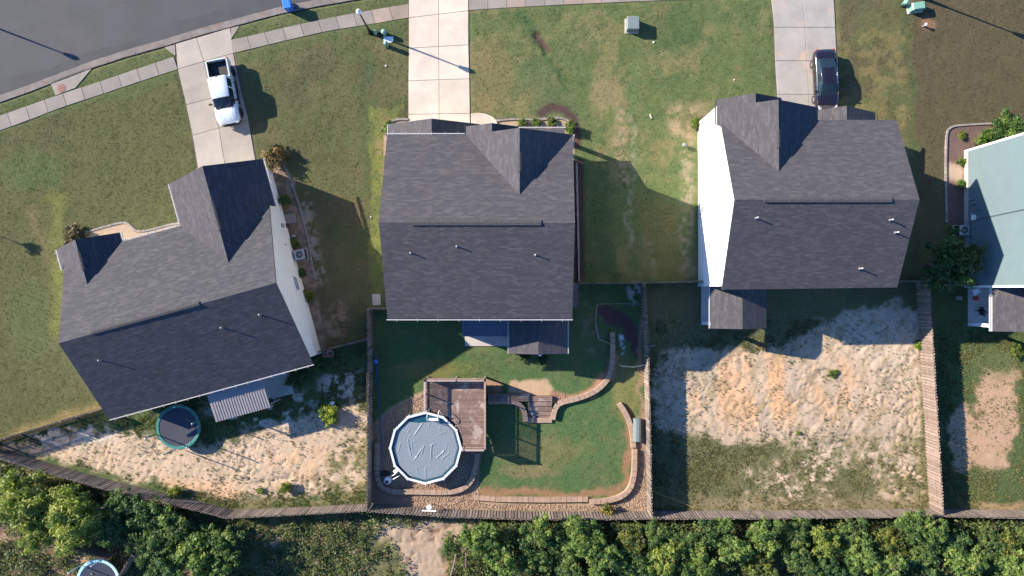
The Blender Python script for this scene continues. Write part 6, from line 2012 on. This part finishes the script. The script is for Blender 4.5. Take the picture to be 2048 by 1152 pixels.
for i, (px_, py_, r_, k_) in enumerate(sorted(left_belt)):
    if k_ == 'w':
        tree("pale feathery shrub-tree in the lower left corner, %s from the left edge" % ORD[[x[0] for x in sorted(left_belt) if x[3] == 'w'].index(px_)], px_, py_, r_, 2.6, WILLOW[i % 2], (1, 1, 1), group="feathery trees at lower left")
    else:
        tree("%s tree in the left belt below the fence, %s crown from the left" % (TONES[k_][1], ORD[i]), px_, py_, r_, 2.2, VAR[i % 5], TONES[k_][0], group="trees of the left belt below the fence", tall=0.9)
for i, (px_, py_, r_, k_) in enumerate(sorted(right_belt)):
    tree("%s young tree, %s crown from the left in the right tree belt" % (TONES[k_][1], ORD[i]), px_, py_, r_, 2.9 if k_ in 'by' else 2.2, VAR[(i * 2 + 1) % 5], TONES[k_][0], group="young trees below the back fence", tall=0.8)
# bare grey stems seen at the left end of the right belt
for (ax_, ay_), (bx_, by_), w_, lb in (((912, 1108), (900, 1160), 0.11, "bare grey stem leaning down at the left end of the right tree belt"), ((932, 1105), (931, 1162), 0.10, "straight bare grey stem just right of the leaning one"),
                                  ((1188, 1110), (1192, 1140), 0.06, "thin bare grey stem among the leaves in the middle of the right belt")):
    p0, p1 = A(ax_, ay_, 2.9), G(bx_, by_, 0)
    t = thing("bare_stem", lb, "tree", (p1.x, p1.y, 0), 0)
    mb = MB(); mb.tube([p1, p1.lerp(p0, 0.5) + Vector((0.05, 0, 0)), p0], [w_, w_ * 0.8, w_ * 0.5], 8); mb.build("trunk", MAT['bark'], t, True)
    mb = MB()
    for k in range(4):
        q = p1.lerp(p0, 0.5 + 0.12 * k); mb.tube([q, q + Vector((rnd.uniform(-0.6, 0.6), rnd.uniform(-0.5, 0.5), 0.5))], [0.03, 0.008], 5)
    mb.build("branch", MAT['bark'], t, True)

tree("dark spreading tree between the white-walled house and the blue house", 1906, 528, 64, 3.2, VAR[1], (0.3, 0.46, 0.5), tall=0.9)
tree("thin offshoot tree touching the blue wall right of the dark tree", 1944, 510, 20, 2.4, VAR[3], (0.3, 0.46, 0.5))
tree("slender leafless sapling beyond the left edge, its shadow on the lawn", -52, 462, 14, 1.8, VAR[2], (0.7, 0.7, 0.8))

def bush(label, px, py, r, h, tint, var=0, name="shrub", cat="shrub", z=0.0):
    t = thing(name, label, cat, G(px, py))
    me, cs = BUSH[var % 3]
    R_ = r / S
    o = link_copy("foliage", me, t, (0, 0, h * 0.5), (0, 0, rnd.uniform(0, 6)), (R_, R_, h * 0.62))
    o.color = (tint[0] * 0.75, tint[1] * 0.75, tint[2] * 0.75, 1)
    mb = MB()
    for k in range(5):
        c = cs[k * 2]
        mb.tube([(0, 0, 0), (c[0] * R_ * 0.6, c[1] * R_ * 0.6, h * 0.45 + c[2] * h * 0.3)], [0.03, 0.008], 5)
    mb.build("stem", MAT['bark'], t, local=True)
    return t
BR = (1.35, 0.72, 1.25)
bush("brownish round bush at the front corner of the pale side wall", 555, 318, 24, 1.5, BR, 0)
bush("dark leafless-looking brown bush left of the angled house's small gable", 160, 478, 24, 1.1, (1.05, 0.6, 1.1), 1)
bush("green bush in the bed beside the pale side wall, above the flat slab", 572, 402, 14, 0.8, (0.8, 0.85, 0.9), 2)
bush("low green plant next to the rounded stone beside the pale wall", 590, 486, 10, 0.4, (1.0, 1.0, 0.9), 0)
bush("green plant below the air conditioner beside the pale wall", 604, 548, 10, 0.5, (0.9, 0.95, 0.9), 1)
bush("yellowish plant in the long bed below the wall's window", 622, 592, 14, 0.6, (1.3, 1.1, 0.9), 2)
bush("dark low shrub behind the rear corner of the angled house", 640, 728, 15, 0.7, (0.55, 0.75, 0.8), 0)
bush("dark shrub close to the rear gutter of the angled house", 610, 742, 16, 0.8, (0.5, 0.7, 0.75), 1)
bush("small dark shrub nearest the metal patio cover", 585, 760, 12, 0.7, (0.5, 0.7, 0.75), 2)
bush("bright green shrub left of the centre garage roof", 779, 258, 13, 0.9, (1.0, 1.15, 0.8), 0)
bush("bright green shrub at the right end of the front bed of the centre house", 1138, 256, 12, 1.0, (1.1, 1.2, 0.8), 1)
bush("low green plant at the left of the centre house's front bed", 1044, 247, 11, 0.5, (1.1, 1.1, 0.9), 2)
bush("low green plant in the middle of the centre house's front bed", 1072, 248, 10, 0.45, (1.0, 1.05, 0.9), 0)
bush("low green plant near the right of the centre house's front bed", 1104, 247, 11, 0.5, (1.2, 1.1, 0.9), 1)
bush("small green shrub at the front corner of the white side wall", 1388, 248, 12, 0.8, (1.2, 1.15, 0.8), 2)
bush("large dark green shrub at the corner of the blue house bed", 2012, 258, 30, 1.4, (0.8, 1.0, 0.9), 0)
bush("green shrub between the mulch and the blue roof edge", 1962, 285, 20, 1.1, (1.0, 1.15, 0.8), 1)
bush("dark green shrub third along the blue house bed", 1985, 270, 18, 1.0, (0.75, 0.95, 0.9), 2)
bush("small bright plant in the mulch near the top left of the bed", 1922, 272, 8, 0.35, (1.2, 1.2, 0.8), 0)
bush("small green plant beside the blue wall in the mulch strip", 1920, 325, 9, 0.4, (1.2, 1.2, 0.8), 1)
bush("green plant lower down in the mulch strip beside the blue wall", 1918, 368, 10, 0.5, (0.9, 1.1, 0.8), 2)
bush("yellow-green sapling by the white bucket in the first back lot", 661, 828, 19, 1.3, (2.1, 1.9, 1.1), 0, "sapling", "sapling")
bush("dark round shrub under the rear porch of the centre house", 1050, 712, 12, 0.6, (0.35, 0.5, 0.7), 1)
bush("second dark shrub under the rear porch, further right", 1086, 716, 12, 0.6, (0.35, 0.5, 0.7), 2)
bush("bright green weed beside the reddish fence", 1835, 690, 9, 0.4, (1.3, 1.5, 0.6), 0, "weed_clump", "weed")
bush("green weed clump in the middle of the eroded clay slope", 1665, 748, 10, 0.25, (1.0, 1.1, 0.8), 1, "weed_clump", "weed")
bush("tall weed in the bare first lot right of the fence bend", 575, 972, 14, 0.7, (1.2, 1.1, 0.8), 2, "weed_clump", "weed")
bush("small weed left of the tall weed in the first lot", 522, 980, 7, 0.25, (1.2, 1.2, 0.8), 0, "weed_clump", "weed")
bush("leafy shrub growing over the fence left of its bend", 354, 984, 13, 0.9, (1.6, 1.4, 0.9), 1)
bush("tiny green weed in the lower middle of the eroded lot", 1597, 866, 5, 0.2, (1.3, 1.4, 0.7), 2, "weed_clump", "weed")
bush("brown-tipped shrub leaning on the fence below the square lawn", 1210, 1018, 14, 1.3, (1.8, 1.2, 1.2), 0)
bush("dark yellowish shrub at the right edge behind the blue house", 2030, 700, 16, 0.8, (1.0, 1.0, 0.7), 1)

# undergrowth south of the fences
def undergrowth(name, label, n, region, hh, seed, tints, leaf=0.11, dens=0.5, spread=0.16):
    r = np.random.default_rng(seed)
    x0_, y0_, x1_, y1_ = region
    qx = r.uniform(x0_, x1_, n); qy = r.uniform(y0_, y1_, n)
    # stays south of the fence line
    fx = np.array([-60, 34, 98, 227, 410, 469, 600, 737, 900, 1060, 1300, 1893, 2200]); fy = np.array([884, 907, 927, 963, 1006, 1021, 1014, 1008, 1018, 1023, 1024, 1022, 1022])
    lim = np.interp(qx, fx, fy) + 12
    f_ = fbm(qx, qy, 34, seed, 4, 0.6)
    clear = poly_mask(qx, qy, [(770, 1046), (980, 1030), (930, 1075), (880, 1100), (905, 1200), (820, 1200), (800, 1110), (740, 1060)], 12)
    keep = (qy > lim) & (f_ > dens) & (r.random(n) > clear)
    qx, qy, f_ = qx[keep], qy[keep], f_[keep]
    m = len(qx); per = 16
    c0_, z0_, _ = ground_at(qx, qy)
    hg = hh * (0.4 + 1.2 * r.random(m)) * (0.5 + 3.0 * np.clip(f_ - dens, 0, 0.25))
    base = np.stack([(qx - 1024) / S, (576 - qy) / S, z0_], -1)
    ti = r.integers(0, len(tints), m)
    colb = np.array(tints)[ti] * (0.7 + 0.6 * r.random((m, 1)))
    k = m * per
    d = r.normal(0, 1, (k, 3)) * np.array([spread, spread, 0.0]) + np.array([0, 0, 1]) * np.repeat(hg, per)[:, None] * (0.55 + 0.45 * r.random((k, 1)) if spread > 0.2 else r.random((k, 1)))
    c = np.repeat(base, per, 0) + d
    nm = np.array([0, 0, 0.9]) + r.normal(0, 0.6, (k, 3)); nm /= np.linalg.norm(nm, axis=1)[:, None]
    t = np.cross(nm, r.normal(0, 1, (k, 3))); t /= np.linalg.norm(t, axis=1)[:, None] + 1e-9
    b = np.cross(nm, t)
    s = leaf * (0.5 + r.random((k, 1)))
    v = np.stack([c - t * s * 0.6, c - b * s * 0.35, c + t * s * 0.6, c + b * s * 0.35], 1)
    col = np.repeat(colb, per, 0) * (0.75 + 0.5 * r.random((k, 1)))
    col = np.repeat(col[:, None, :], 4, 1).reshape(-1, 3)
    o = link(name, fast_mesh(name, v.reshape(-1, 3), np.arange(k * 4).reshape(-1, 4), MAT['leaf'], col))
    return tag(o, label, "undergrowth", kind='stuff')
undergrowth("undergrowth", "tangled weeds and low growth on the slope south of the back fences", 20000, (-60, 900, 2120, 1230), 0.5, 71,
            [(0.10, 0.14, 0.05), (0.075, 0.11, 0.04), (0.14, 0.165, 0.06), (0.17, 0.145, 0.085)], 0.13, 0.40)
undergrowth("thicket", "leafy saplings and brambles filling the gaps of the right tree belt", 12000, (930, 1034, 2120, 1230), 1.7, 83,
            [(0.085, 0.135, 0.038), (0.06, 0.10, 0.032), (0.14, 0.165, 0.05), (0.09, 0.085, 0.045)], 0.14, 0.46, 0.24)
